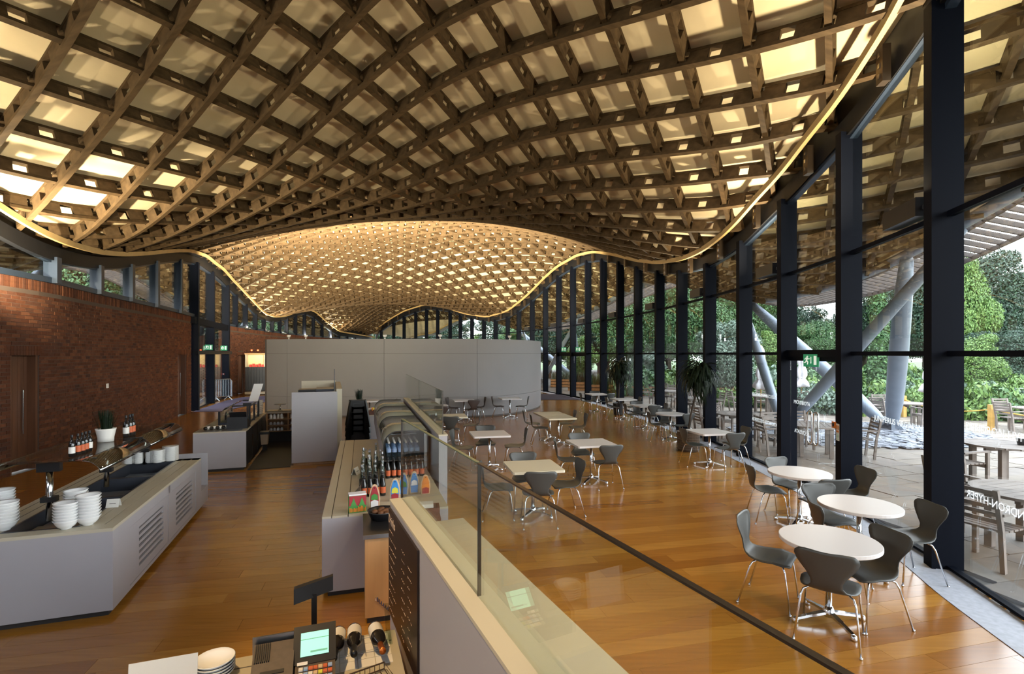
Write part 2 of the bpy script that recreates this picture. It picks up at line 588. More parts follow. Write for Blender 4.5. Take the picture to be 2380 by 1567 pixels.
# thin plate spline through the surveyed points
def _phi(r2):
    return np.where(r2 > 1e-9, 0.5 * r2 * np.log(np.maximum(r2, 1e-9)), 0.0)
_SC = 10.0
_c = ctrl[:, :2] / _SC
_n = len(_c)
_K = _phi(((_c[:, None] - _c[None]) ** 2).sum(-1)) + 2e-3 * np.eye(_n)
_P = np.c_[np.ones(_n), _c]
_A = np.block([[_K, _P], [_P.T, np.zeros((3, 3))]])
_W = np.linalg.solve(_A, np.r_[ctrl[:, 2], 0, 0, 0])
def surf(x, y):
    q = np.stack([np.atleast_1d(x), np.atleast_1d(y)], -1).astype(float) / _SC
    k = _phi(((q[:, None] - _c[None]) ** 2).sum(-1))
    return k @ _W[:_n] + np.c_[np.ones(len(q)), q] @ _W[_n:]
def surf_n(x, y):
    e = .05
    zx = (surf(x + e, y) - surf(x - e, y)) / (2*e)
    zy = (surf(x, y + e) - surf(x, y - e)) / (2*e)
    n = np.stack([-zx, -zy, np.ones_like(zx)], -1)
    return n / np.linalg.norm(n, axis=1)[:, None]
# ------------------------------------------------------------------ the roof
NS, NT = 170, 36
us = np.linspace(0, 1, NS)
PL = np.array([Lout.at(u * Lout.len) for u in us])
PR = np.array([Rout.at(u * Rout.len) for u in us])
# re-pair the two edges by Y so the strips run straight across
YY = np.linspace(-8, 61.5, NS)
PL = np.array([Lout.at(Lout.sY(y)) for y in YY]); PR = np.array([Rout.at(Rout.sY(y)) for y in YY])
tt = np.linspace(0, 1, NT)
GX = PL[:, None, 0] * (1 - tt) + PR[:, None, 0] * tt
GY = PL[:, None, 1] * (1 - tt) + PR[:, None, 1] * tt
GZ = surf(GX.ravel(), GY.ravel()).reshape(GX.shape)
mb = MB()
vb = [(GX[i, j], GY[i, j], GZ[i, j]) for i in range(NS) for j in range(NT)]
vt = [(GX[i, j], GY[i, j], GZ[i, j] + .08) for i in range(NS) for j in range(NT)]
fs = []
for i in range(NS - 1):
    for j in range(NT - 1):
        a = i*NT + j
        fs.append((a, a + NT, a + NT + 1, a + 1))
nn = len(vb)
mb.add(vb + vt, fs + [tuple(k + nn for k in f[::-1]) for f in fs])
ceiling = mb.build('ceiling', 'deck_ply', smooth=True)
setting('ceiling', ceiling)

poly_out = [tuple(p) for p in PR] + [tuple(p) for p in PL[::-1]]
_px = np.array([p[0] for p in poly_out]); _py = np.array([p[1] for p in poly_out])
def inside(x, y):
    x = np.atleast_1d(x); y = np.atleast_1d(y)
    c = np.zeros(len(x), bool)
    j = len(_px) - 1
    for i in range(len(_px)):
        cond = ((_py[i] > y) != (_py[j] > y)) & (x < (_px[j] - _px[i]) * (y - _py[i]) / (_py[j] - _py[i] + 1e-12) + _px[i])
        c ^= cond
        j = i
    return c

CELL = 1.0
# the lattice: a net of equal one-metre steps laid over the shell, so the laths fan as the timber does
_gx = np.arange(-26, 14.01, .25); _gy = np.arange(-12, 66.01, .25)
_XX, _YY = np.meshgrid(_gx, _gy, indexing='ij')
_ZZ = surf(_XX.ravel(), _YY.ravel()).reshape(_XX.shape).tolist()
def zf(x, y):
    fx = min(max((x + 26) / .25, 0), len(_gx) - 2.001); fy = min(max((y + 12) / .25, 0), len(_gy) - 2.001)
    i = int(fx); j = int(fy); a = fx - i; b = fy - j
    return (_ZZ[i][j]*(1-a) + _ZZ[i+1][j]*a)*(1-b) + (_ZZ[i][j+1]*(1-a) + _ZZ[i+1][j+1]*a)*b
def lattice(org, angu, angv, a, nu, nv, turn_v):
    P = {(0, 0): (org[0], org[1], zf(*org))}
    def walk(ang, n, key, sg, turn):
        x, y = org; th = ang
        for k in range(1, n + 1):
            z0 = zf(x, y); dx, dy = math.cos(th)*sg, math.sin(th)*sg
            L = a
            for _ in range(3):
                sl = (zf(x + dx*L, y + dy*L) - z0) / L
                L = a / math.sqrt(1 + sl*sl)
            x += dx*L; y += dy*L
            P[key(sg*k)] = (x, y, zf(x, y))
            th += turn(sg*k)
    walk(angu, nu[1], lambda k: (k, 0), 1, lambda k: 0)
    walk(angu, nu[0], lambda k: (k, 0), -1, lambda k: 0)
    walk(angv, nv[1], lambda k: (0, k), 1, lambda k: turn_v if k <= 6 else 0)
    walk(angv, nv[0], lambda k: (0, k), -1, lambda k: -turn_v if k >= -5 else (turn_v * .35 if k > -16 else 0))
    for si, ni in ((1, nu[1]), (-1, nu[0])):
        for sj, nj in ((1, nv[1]), (-1, nv[0])):
            for i in range(1, ni + 1):
                for j in range(1, nj + 1):
                    A = P[(i-1)*si, j*sj]; B = P[i*si, (j-1)*sj]; C_ = P[(i-1)*si, (j-1)*sj]
                    x = A[0] + B[0] - C_[0]; y = A[1] + B[1] - C_[1]
                    for _ in range(4):
                        z = zf(x, y); zx = (zf(x+.05, y) - zf(x-.05, y))/.1; zy = (zf(x, y+.05) - zf(x, y-.05))/.1
                        f1 = (x-A[0])**2 + (y-A[1])**2 + (z-A[2])**2 - a*a; f2 = (x-B[0])**2 + (y-B[1])**2 + (z-B[2])**2 - a*a
                        j11 = 2*(x-A[0]) + 2*(z-A[2])*zx; j12 = 2*(y-A[1]) + 2*(z-A[2])*zy
                        j21 = 2*(x-B[0]) + 2*(z-B[2])*zx; j22 = 2*(y-B[1]) + 2*(z-B[2])*zy
                        D = j11*j22 - j12*j21
                        if abs(D) < .15: break
                        x -= (f1*j22 - f2*j12)/D; y -= (f2*j11 - f1*j21)/D
                    P[i*si, j*sj] = (x, y, zf(x, y))
    return P
NU, NV = (17, 37), (45, 15)
NET = lattice((-1.86, 8.05), math.radians(58), math.radians(-34), CELL, NU, NV, math.radians(-1.9))
def strip(mb, P, N, S3, w, d0, d1):
    """a lath: swept rectangle following points P, between depths d0 and d1 below the deck"""
    n = len(P); vs = []
    for i in range(n):
        for (a, d) in ((-w/2, d1), (w/2, d1), (w/2, d0), (-w/2, d0)):
            vs.append(P[i] + S3[i] * a - N[i] * d)
    fs = [(0, 1, 2, 3), tuple((n-1)*4 + k for k in (3, 2, 1, 0))]
    for i in range(n - 1):
        for k in range(4):
            fs.append((i*4 + k, (i+1)*4 + k, (i+1)*4 + (k+1) % 4, i*4 + (k+1) % 4))
    mb.add(vs, fs)
blocks = []        # (distance, hexa points)
LAYERS = {'u': ((0.0, .06), (.245, .31)), 'v': ((.06, .12), (.31, .375))}
LW = 0.088
SUB = 5
def rib(nodes, key):
    Q = np.array([p[:2] for p in nodes]); n = len(Q)
    t = np.arange(0, n - 1 + 1e-9, 1/SUB)
    pts = []
    for tv in t:
        i = min(int(tv), n - 2); f = tv - i
        p0, p1, p2, p3 = Q[max(i-1, 0)], Q[i], Q[i+1], Q[min(i+2, n-1)]
        pts.append(0.5*((2*p1) + (-p0+p2)*f + (2*p0-5*p1+4*p2-p3)*f*f + (-p0+3*p1-3*p2+p3)*f**3))
    pts = np.array(pts)
    ins = inside(pts[:, 0], pts[:, 1])
    z = surf(pts[:, 0], pts[:, 1]); N = surf_n(pts[:, 0], pts[:, 1])
    P = np.c_[pts, z]
    T = np.gradient(P, axis=0)
    S3 = np.cross(N, T); S3 /= np.linalg.norm(S3, axis=1)[:, None]
    i = 0
    while i < len(t):
        if not ins[i]:
            i += 1; continue
        j = i
        while j + 1 < len(t) and ins[j+1]: j += 1
        if j - i >= 4:
            sl = slice(i, j + 1)
            for (d0, d1) in LAYERS[key]:
                m = MB(); strip(m, P[sl], N[sl], S3[sl], LW, d0 + .002, d1 - .002)
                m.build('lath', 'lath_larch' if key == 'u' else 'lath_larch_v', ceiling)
            d0, d1 = LAYERS[key][0][1], LAYERS[key][1][0]
            for nd in range(math.ceil(t[i]), math.floor(t[j]) + 1):
                for sg in (-1, 1):
                    a, b = nd + sg*.085, nd + sg*.40
                    if min(a, b) < t[i] or max(a, b) > t[j]: continue
                    f = lambda arr, q: np.array([np.interp(q, t, arr[:, c]) for c in range(3)])
                    pts8 = []
                    for dd in (d1, d0):
                        for (q, w) in ((a, -LW*.45), (a, LW*.45), (b, LW*.45), (b, -LW*.45)):
                            pts8.append(f(P, q) + f(S3, q)*w - f(N, q)*dd)
                    c = np.mean(pts8, 0)
                    vis = c[1] > 2 and abs(c[0]) < 1.02*c[1] and (c[2] - CAM_H) < .72*c[1] and Lc.X(c[1]) < c[0] < Rc.X(c[1])
                    dist = np.linalg.norm(c - np.array([0, 0, CAM_H]))
                    blocks.append((dist if vis else 1e3 + dist, pts8))
        i = j + 1
for i in range(-NU[0], NU[1] + 1):
    rib([NET[i, j] for j in range(-NV[0], NV[1] + 1)], 'v')
for j in range(-NV[0], NV[1] + 1):
    rib([NET[i, j] for i in range(-NU[0], NU[1] + 1)], 'u')
blocks.sort(key=lambda b: b[0])
for d, pts in blocks[:300]:
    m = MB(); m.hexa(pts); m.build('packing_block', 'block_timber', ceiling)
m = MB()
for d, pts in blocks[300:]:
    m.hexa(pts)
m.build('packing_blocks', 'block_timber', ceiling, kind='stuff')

# ---- golden rim strips, fascias, edge tubes
def ribbon(curve, zf, s0, s1, din, dz0, dz1, step=.25, toward=1):
    """a swept band along a plan curve. din: width inward (to +normal*toward)"""
    m = MB(); ss = np.arange(s0, s1, step)
    vs = []; fs = []
    for s in ss:
        p = curve.at(s); t = curve.tan(s); n = np.array([-t[1], t[0]]) * toward
        z = zf(s)
        a = p; b = p + n * din
        vs += [(a[0], a[1], z + dz0), (b[0], b[1], z + dz0), (b[0], b[1], z + dz1), (a[0], a[1], z + dz1)]
    for i in range(len(ss) - 1):
        for k in range(4):
            fs.append((i*4 + k, (i+1)*4 + k, (i+1)*4 + (k+1) % 4, i*4 + (k+1) % 4))
    fs += [(0, 1, 2, 3), tuple((len(ss)-1)*4 + k for k in (3, 2, 1, 0))]
    m.add(vs, fs)
    return m
def smoothz(curve, which):
    ss = np.arange(0, curve.len, .25)
    z = np.array([rimz(which, s) for s in ss])
    for _ in range(6):
        z[1:-1] = .25*z[:-2] + .5*z[1:-1] + .25*z[2:]
    return lambda s: float(np.interp(s, ss, z))
zR, zL = smoothz(Rrim, 'R'), smoothz(Lrim, 'L')
wall_right = setting('wall_right')
wall_left = setting('wall_left')
# rim as a part of the ceiling
ribbon(Rrim, zR, 0, Rrim.len - .3, .07, -.10, .02, toward=1).build('rim_strip', 'rim_timber', ceiling)
ribbon(Lrim, zL, 0, Lrim.len - .3, .07, -.10, .02, toward=-1).build('rim_strip', 'rim_timber', ceiling)
def zRc(s): return zR(s / Rc.len * Rrim.len)
def zLc(s): return zL(s / Lc.len * Lrim.len)
def head(zc, s): return zc(s) - .40
for (c, zc, par, sg) in ((Rc, zRc, wall_right, 1), (Lc, zLc, wall_left, -1)):
    m = MB(); ss = np.arange(0, c.len - .3, .25); vs = []; fs = []
    P = np.array([c.at(s) for s in ss]); ztop = surf(P[:, 0], P[:, 1]) - .01
    for i, s in enumerate(ss):
        t = c.tan(s); n = np.array([-t[1], t[0]]) * sg
        z0 = zc(s) - .42
        # vertical upstand with a shallow ledge towards the rim
        for (o, z) in ((-.04, ztop[i]), (-.04, z0), (.10, z0), (.10, z0 + .30), (.04, z0 + .33), (.04, ztop[i])):
            q = P[i] + n * o
            vs.append((q[0], q[1], z))
    for i in range(len(ss) - 1):
        for k in range(6):
            fs.append((i*6 + k, (i+1)*6 + k, (i+1)*6 + (k+1) % 6, i*6 + (k+1) % 6))
    m.add(vs, fs)
    m.build('fascia', 'fascia_metal', par)
# outer edge tube of the gridshell
for (c, par, sg) in ((Rout, ceiling, -1), (Lout, ceiling, 1)):
    ss = np.arange(0, c.len - 1, .4)
    P = np.array([c.at(s) for s in ss]); z = surf(P[:, 0], P[:, 1])
    MB().tube([(p[0], p[1], zz - .12) for p, zz in zip(P, z)], .17, 12).build('edge_tube', 'steel_grey', ceiling, smooth=True)
    # timber edge lath just inside the tube
    m = MB()
    c2 = c.offset(-.25 * sg)
    P2 = [c2.at(min(s, c2.len)) for s in ss]
    z2 = surf(np.array([p[0] for p in P2]), np.array([p[1] for p in P2]))
    for i in range(len(ss) - 1):
        m.beam((*P2[i], z2[i] - .16), (*P2[i+1], z2[i+1] - .16), .07, .1)
    m.build('edge_lath', 'rim_timber', ceiling)

# louvre of timber slats outside the edge tube
def louvre(c, sg, y0, y1, label):
    root = thing('roof_louvre', label, 'louvre')
    s = c.sY(y0); s1 = c.sY(y1); rails = [[], []]
    n_ = 0
    while s < s1:
        p = c.at(s); t = c.tan(s); n = np.array([-t[1], t[0]]) * sg
        z = float(surf(p[0], p[1])[0]) - .05
        pin = p - n * .05
        a = p + n * .12; b = p + n * 1.35
        zo = z - .28
        za, zb = z - .03, zo
        m = MB(); m.beam((a[0], a[1], za), (b[0], b[1], zb), .05, .10); m.build('slat', 'louvre_timber', root)
        rails[0].append((*(p + n*.35), za - .08)); rails[1].append((*(p + n*1.3), zb - .05))
        s += .22
        n_ += 1
        if n_ >= 298: break
    for r in rails:
        m = MB()
        for i in range(0, len(r) - 6, 6):
            m.beam(r[i], r[i+6], .05, .09)
        m.build('rail', 'louvre_timber', root)
louvre(Rout, -1, 5.5, 42, 'weathered timber slat louvre edging the terrace side of the roof')
louvre(Lout, 1, 8, 42, 'weathered timber slat louvre outside the clerestory over the brick wall')

# ------------------------------------------------------------------ glazed wall on the right
mull_px = [2201, 1978, 1833, 1733, 1652, 1587, 1535, 1485, 1443, 1404, 1368, 1333, 1300, 1269, 1238, 1207, 1181, 1153, 1126, 1098, 1071, 1047, 1018, 992, 967, 940, 916, 887]
ms = [Rc.ray(px) for px in mull_px]
ms = [ms[0] - 2.1 * k for k in range(6, 0, -1)] + ms
TR = [2.40, 3.95]
def mullion(c, s, sg, z0, z1, par, w=.14, d=.29, mat='steel_dark'):
    p = c.at(s); t = c.tan(s); ang = math.atan2(t[1], t[0])
    n = np.array([-t[1], t[0]]) * sg
    q = p + n * .02
    m = MB()
    # a box section with a central recessed groove on its inner flange sides
    m.rbox(q, ang, w, d, z0, z1)
    m.rbox(q + n * (d/2), ang, w + .03, .04, z0, z1)
    return m.build('mullion', mat, par)
for i, s in enumerate(ms):
    mullion(Rc, s, 1, 0.0, head(zRc, s) + .05, wall_right)
    # timber-to-steel hanger bracket near each mullion
    for off in (.95,):
        sb = s + off
        p = Rc.at(sb); t = Rc.tan(sb); ang = math.atan2(t[1], t[0]); n = np.array([-t[1], t[0]])
        zb = zRc(sb) - .50
        q = p + n * .20
        m = MB(); m.rbox(q, ang, .16, .10, zb + .02, zb + .50)
        b = m.build('bracket', 'bracket_metal', wall_right)
        for k in range(3):
            m = MB(); m.rbox(q + n * .055, ang, .05, .012, zb + .08 + k*.14, zb + .14 + k*.14); m.build('slot_plate', 'chrome', b)
def bay(c, s0, s1, sg, par, zc, zlow, transoms, idx, glass='pane_glass', door=None):
    a, b = c.at(s0), c.at(s1)
    t = (b - a) / np.hypot(*(b - a)); n = np.array([-t[1], t[0]]) * sg
    a2, b2 = a + t * .04, b - t * .04
    h0, h1 = head(zc, s0), head(zc, s1)
    # head frame
    m = MB()
    m.beam((*a2, h0 - .02), (*b2, h1 - .02), .11, .10); m.build('head_frame', 'steel_blue', par)
    zs = [zlow] + [z for z in transoms if z < min(h0, h1) - .25]
    for z in zs[1:]:
        m = MB(); m.beam((*a2, z), (*b2, z), .07, .06); m.build('transom', 'steel_dark', par)
    if zlow < .2:
        m = MB(); m.beam((*a2, zlow + .015), (*b2, zlow + .015), .08, .03); m.build('sill_rail', 'steel_dark', par)
    else:
        m = MB(); m.beam((*a2, zlow + .06), (*b2, zlow + .06), .13, .12); m.build('sill_rail', 'steel_blue', par)
    lows = zs; 
    for k, z in enumerate(lows):
        if door and k == 0:
            continue
        zt0 = zs[k+1] - .03 if k + 1 < len(zs) else h0 - .07
        zt1 = zs[k+1] - .03 if k + 1 < len(zs) else h1 - .07
        zb = z + .03
        m = MB()
        o = n * .006
        A, B = a2, b2
        m.hexa([(*(A - o), zb), (*(A + o), zb), (*(B + o), zb), (*(B - o), zb), (*(A - o), zt0), (*(A + o), zt0), (*(B + o), zt1), (*(B - o), zt1)])
        m.build('pane', glass, par)
    return a, b, t, n
bays_R = {}
for i in range(len(ms) - 1):
    bays_R[i] = bay(Rc, ms[i], ms[i+1], 1, wall_right, zRc, 0.02, TR, i, door=(i in (7, 16, 17)))
# ---- doors of the glazed wall
def glass_door(name, i, sign_label=None, handles=True, leaves=2):
    a, b, t, n = bays_R[i]
    root = setting(name)
    a2, b2 = a + t * .08, b - t * .08
    L = np.hypot(*(b2 - a2)); w = L / leaves
    m = MB(); m.beam((*a2, 2.40), (*b2, 2.40), .16, .13); m.build('door_head', 'steel_dark', root)
    m = MB(); m.beam((*a2, 2.30), (*b2, 2.30), .05, .07); m.build('door_rail', 'steel_dark', root)
    for k in range(leaves):
        p, q = a2 + t * (w*k + .008), a2 + t * (w*(k+1) - .008)
        o = n * .007
        m = MB()
        m.hexa([(*(p - o), .05), (*(p + o), .05), (*(q + o), .05), (*(q - o), .05), (*(p - o), 2.26), (*(p + o), 2.26), (*(q + o), 2.26), (*(q - o), 2.26)])
        lf = m.build('door_leaf', 'pane_glass', root)
        m = MB(); m.beam((*p, .05), (*q, .05), .03, .07); m.build('bottom_rail', 'steel_dark', lf)
        if handles:
            e = q - t * .10 if k == 0 else p + t * .10
            for sd in (.06,):
                c = e + n * sd
                hw = .075
                pts = []
                for th in np.linspace(0, PI, 7): pts.append((*(c + t * hw * math.cos(th)), 1.32 + .06 * math.sin(th)))
                for th in np.linspace(PI, 2*PI, 7): pts.append((*(c + t * hw * math.cos(th)), .86 + .06 * math.sin(th)))
                MB().tube(pts, .014, 8, closed=True).build('pull_handle', 'chrome', lf, smooth=True)
    return root
d1 = glass_door('door_1', 7)
for nm, i in (('door_2', 16), ('door_3', 17)):
    glass_door(nm, i, handles=False)
# green running-man exit sign hung at the near door head
def exit_sign(loc, rz, s, label):
    r = thing('exit_sign', label, 'sign', loc, rz)
    MB().box(-.12*s, .12*s, -.008, .008, 0, .19*s).build('sign_panel', 'sign_green', r)
    m = MB()
    y = -.012
    def bar(x0, z0, x1, z1, w): m.beam((x0*s, y, z0*s), (x1*s, y, z1*s), w*s, .006, up=(0, 1, 0))
    m.lathe([(.012*s, -.003), (.012*s, .003)], 10, (0, 0, 0))
    # the lathe lies flat: turn its vertices upright
    m.v = [(-.055*s + vx, y + vz, .155*s + vy) for vx, vy, vz in m.v]
    bar(-.055, .14, -.068, .095, .022); bar(-.068, .095, -.045, .07, .014); bar(-.045, .07, -.055, .035, .013)
    bar(-.068, .095, -.085, .065, .014); bar(-.085, .065, -.108, .06, .012)
    bar(-.055, .135, -.03, .115, .011); bar(-.03, .115, -.018, .125, .010); bar(-.058, .135, -.085, .13, .011); bar(-.085, .13, -.095, .108, .010)
    m.build('running_figure', 'sign_white', r)
    m = MB(); m.box(.045*s, .085*s, y-.003, y+.003, .03*s, .165*s); m.build('door_symbol', 'sign_white', r)
    m = MB(); m.box(-.004*s, .006*s, y-.003, y+.003, .05*s, .15*s); m.add([(-.012*s, y-.003, .07*s), (.014*s, y-.003, .07*s), (.001*s, y-.003, .045*s)], [(0, 1, 2)])
    m.build('arrow_symbol', 'sign_white', r)
    return r
a, b, t, n = bays_R[7]
c = (a + b) / 2 + n * .12
exit_sign((G(1894, 843, 2.22)[0], G(1894, 843, 2.22)[1], 2.18), 0, 1, '') if False else None
es = exit_sign((c[0] - .02, c[1] - .10, 2.17), math.atan2(t[1], t[0]) + PI + .55, 1.15, 'green running man exit sign hung under the head of the near glass door')
for i, lb in ((16, 'small green exit sign over the nearer leaf pair of the far entrance'), (17, 'small green exit sign over the farther leaf pair of the far entrance')):
    a, b, t, n = bays_R[i]; c = (a + b) / 2 + n * .15
    exit_sign((c[0], c[1], 2.50), math.atan2(t[1], t[0]) + PI + .6, 1.3, lb)
# orange door release box and notice plate on the mullion by the near door
pB = Rc.at(ms[7]); tB = Rc.tan(ms[7]); nB = np.array([-tB[1], tB[0]])
angB = math.atan2(tB[1], tB[0])
r = thing('door_release', 'orange emergency door release box beside the near glass door', 'button box', (*(pB + nB * .17 + tB * .11), 1.28), angB)
MB().box(-.05, .05, -.035, .035, -.05, .05).build('housing', 'orange_plastic', r)
MB().box(-.025, .025, .036, .040, -.025, .025).build('press_plate', 'black_plastic', r)
r = thing('notice_plate', 'pale notice strip with orange symbols on the mullion beside near glass door', 'notice', (*(pB + nB * .19), 1.05), angB)
MB().box(-.045, .045, 0, .004, 0, .26).build('plate', 'paper', r)
m = MB(); m.box(-.035, -.006, .004, .006, .17, .235); m.box(.006, .035, .004, .006, .17, .235); m.box(-.035, .035, .004, .006, .125, .155); m.build('symbol_print', 'orange_plastic', r)
m = MB()
for k in range(5): m.box(-.03, .03 - .01*(k % 2), .004, .006, .02 + k*.02, .026 + k*.02)
m.build('text_lines', 'sign_green', r)

# uplighter boxes on every other mullion
UPL = []
up_lab = ['nearest', 'second', 'third', 'fourth', 'fifth', 'sixth', 'seventh', 'eighth']
for q, i in enumerate((6, 8, 10, 12, 14, 16, 18, 20)):
    s = ms[i] + .55
    p = Rc.at(s); t = Rc.tan(s); n = np.array([-t[1], t[0]]); ang = math.atan2(t[1], t[0])
    r = thing('uplighter', 'black box uplighter on the glazed wall, %s along from the camera end' % up_lab[q], 'light fitting', (*(p + n * .14), 4.0), ang, 'uplighters on the glazed wall')
    MB().box(-.36, .36, -.09, .09, 0, .22).build('housing', 'black_plastic', r)
    MB().box(-.33, .33, -.07, .07, .221, .226).build('lens', 'lamp_lens', r)
    MB().beam((-.36, 0, .1), (-.56, -.06, .1), .05, .05).build('arm', 'black_plastic', r)
    UPL.append((*(p + n * .16), 4.26))

# ------------------------------------------------------------------ left brick wall and clerestory
BH = 3.93
seg1 = (Lc.sY(-8), Lc.sY(20.9)); seg2 = (Lc.sY(27.4), Lc.sY(61))
def wall_backing(s0, s1, openings, name):
    m = MB(); s = s0
    cuts = sorted([s0, s1] + [o for op in openings for o in op[:2]])
    for a, b in zip(cuts[:-1], cuts[1:]):
        hole = next((op for op in openings if abs(op[0] - a) < 1e-6), None)
        z0 = hole[2] if hole else 0.0
        n_ = max(1, int((b - a) / .8))
        for k in range(n_):
            u0, u1 = a + (b-a)*k/n_, a + (b-a)*(k+1)/n_
            p, q = Lc.at(u0), Lc.at(u1)
            np_, nq = [np.array([Lc.tan(u)[1], -Lc.tan(u)[0]]) for u in (u0, u1)]
            A, B, C_, D = p, q, q - nq*.32, p - np_*.32
            m.hexa([(*A, z0), (*D, z0), (*C_, z0), (*B, z0), (*A, BH), (*D, BH), (*C_, BH), (*B, BH)])
    return m.build(name, 'mortar', wall_left)
opn = []
def op(px0, px1, h=2.42):
    a, b = Lc.ray(px0), Lc.ray(px1)
    opn.append((min(a, b), max(a, b), h))
op(24, 90, 2.36); op(413, 433, 2.36)
opn2 = [(Lc.ray(553), Lc.ray(565), 2.30)]
wall_backing(*seg1, opn, 'brick_core'); wall_backing(*seg2, opn2, 'brick_core')
# bricks: courses of stretchers with soldier capping and lintels
tones = [.05, .25, .45, .65, .85, 1.0]
bricks = []
def lay(s0, s1, ops, ymin):
    s0 = max(s0, Lc.sY(ymin))
    for row in range(48):
        z = .004 + row * .0755
        off = (row % 2) * .1125
        s = s0 + off
        while s + .215 < s1:
            e = s + .215
            bad = False
            for o in ops:
                if z < o[2] + .20 and e > o[0] - .001 and s < o[1] + .001:
                    bad = True
            if z > BH - .30: bad = True
            if not bad:
                bricks.append((s, .215, z, .065))
            else:
                for o in ops:      # closers at the reveals
                    if z < o[2] + .20 and s < o[0] < e and o[0] - s > .05:
                        bricks.append((s, o[0] - s - .008, z, .065))
                    if z < o[2] + .20 and s < o[1] < e and e - o[1] > .05:
                        bricks.append((o[1] + .008, e - o[1] - .008, z, .065))
            s += .225
    s = s0
    while s + .065 < s1:
        bricks.append((s, .065, BH - .222, .215)); s += .0755
    for o in ops:
        s = o[0] - .15
        while s < o[1] + .15:
            bricks.append((s, .065, o[2] + .003, .192)); s += .0755
lay(*seg1, opn, 3.0); lay(*seg2, opn2, 27.4)
end_bricks = MB()
pe = Lc.at(seg2[0]); te = Lc.tan(seg2[0]); ne = np.array([te[1], -te[0]])
ae = math.atan2(ne[1], ne[0])
for row in range(50):
    z = .004 + row*.0755
    c0 = pe - te*.012
    if row % 2:
        end_bricks.rbox(c0 - ne*.055, ae, .10, .05, z, z + .065, tone=random.random()); end_bricks.rbox(c0 - ne*.215, ae, .205, .05, z, z + .065, tone=random.random())
    else:
        end_bricks.rbox(c0 - ne*.105, ae, .205, .05, z, z + .065, tone=random.random()); end_bricks.rbox(c0 - ne*.268, ae, .10, .05, z, z + .065, tone=random.random())
end_bricks.build('pier_bricks', 'brick', wall_left, toned=True, kind='stuff')
def brick_frame(s, L):
    u = s + L / 2
    p = Lc.at(u); t = Lc.tan(u); n = np.array([t[1], -t[0]])
    return p, t, n
info = []
for (s, L, z, h) in bricks:
    p, t, n = brick_frame(s, L)
    vis = p[1] > 9.5 and abs(p[0]) < 1.0 * p[1]
    info.append((p[1] if vis else 500 + p[1], s, L, z, h, p, t, n))
# individual bricks: the ones near the frame edge side that show largest
info.sort(key=lambda q: q[0])
proto = {}
cnt = 0
rest = MB()
for k, (d, s, L, z, h, p, t, n) in enumerate(info):
    tone = random.random()
    proud = .006 + random.random() * .006
    if k < 300:
        key = (round(L, 3), h, int(tone * 5))
        if key not in proto:
            mm = MB(); mm.box(-L/2, L/2, -.03, 0, 0, h, tone=int(tone*5)/5 + .1)
            proto[key] = mm.mesh('brick', 'brick', toned=True)
        q = p + n * proud
        link('brick', proto[key], wall_left, loc=(q[0], q[1], z), rot=(0, 0, math.atan2(t[1], t[0]) + PI))
    else:
        c = p + n * (proud - .015)
        rest.rbox(c, math.atan2(t[1], t[0]), L, .03, z, z + h, tone=tone)
rest.build('bricks', 'brick', wall_left, toned=True, kind='stuff')
# oak doors set back in the openings
def wood_door(name, o, hand=1, handle=True):
    p, q = Lc.at(o[0]), Lc.at(o[1]); t = (q - p) / np.hypot(*(q - p)); n = np.array([t[1], -t[0]])
    L = np.hypot(*(q - p)); r = setting(name)
    k = max(2, int(L / .14)); w = L / k
    for i in range(k):
        a, b = p + t*(w*i + .003) - n*.20, p + t*(w*(i+1) - .003) - n*.20
        m = MB(); m.beam((*a, 1.18), (*b, 1.18), .04, o[2] - .02); m.build('board', 'door_wood', r)
    for e in (p + t*.03, q - t*.03):
        m = MB(); m.rbox(e - n*.12, math.atan2(t[1], t[0]), .06, .20, 0, o[2]); m.build('jamb', 'door_wood', r)
    m = MB(); c = (q if hand > 0 else p) - t*hand*.20 - n*.15
    m.tube([(*c, .75), (*c, 1.65)], .014, 8); m.build('handle', 'chrome', r)
    m = MB(); m.beam((*(p - n*.3), 1.2), (*(q - n*.3), 1.2), .03, 2.4); m.build('back_lining', 'door_wood', r)
wood_door('door_4', opn[0], 1); wood_door('door_5', opn[1], 1); wood_door('door_6', opn2[0], -1)
# switch on the brick
s_ = Lc.ray(247); p = Lc.at(s_); t = Lc.tan(s_); n = np.array([t[1], -t[0]])
zsw = CAM_H - (897-822)/FPX*p[1]
sw = thing('wall_switch', 'small white switch plate alone on the brick wall', 'switch', (*(p + n*.02), zsw), math.atan2(t[1], t[0]) + PI/2*0 + PI)
MB().box(-.05, .05, -.02, 0, -.06, .06).build('plate', 'label_white', sw); MB().box(-.015, .015, 0, .006, -.025, .025).build('rocker', 'label_white', sw)
sw.rotation_euler[2] = math.atan2(t[1], t[0])
sw.location = (*(p + n*.018), zsw)

mullL_px = [118, 222, 297, 357, 413]
msL = [Lc.ray(px) for px in mullL_px]
msL = [msL[0] - 2.05*k for k in range(7, 0, -1)] + msL
ent = [Lc.ray(450), Lc.ray(488), Lc.ray(524)]
far = [Lc.ray(px) for px in (546, 569, 592, 612, 631, 649, 665)]
s = far[-1]
while s + 2.05 < Lc.len - 2:
    s += 2.05; far.append(s)
for s in msL + far:
    mullion(Lc, s, -1, BH, head(zLc, s) + .05, wall_left, d=.24, mat='steel_blue' if s in msL else 'steel_dark')
for s in ent:
    mullion(Lc, s, -1, 0, head(zLc, s) + .05, wall_left, w=.2, d=.32)
seqL = msL + ent + far
for i in range(len(seqL) - 1):
    s0, s1 = seqL[i], seqL[i+1]
    isent = s0 in ent and s1 in ent
    bay(Lc, s0, s1, -1, wall_left, zLc, 0.02 if isent else BH, [2.42, 3.75] if isent else [], i)
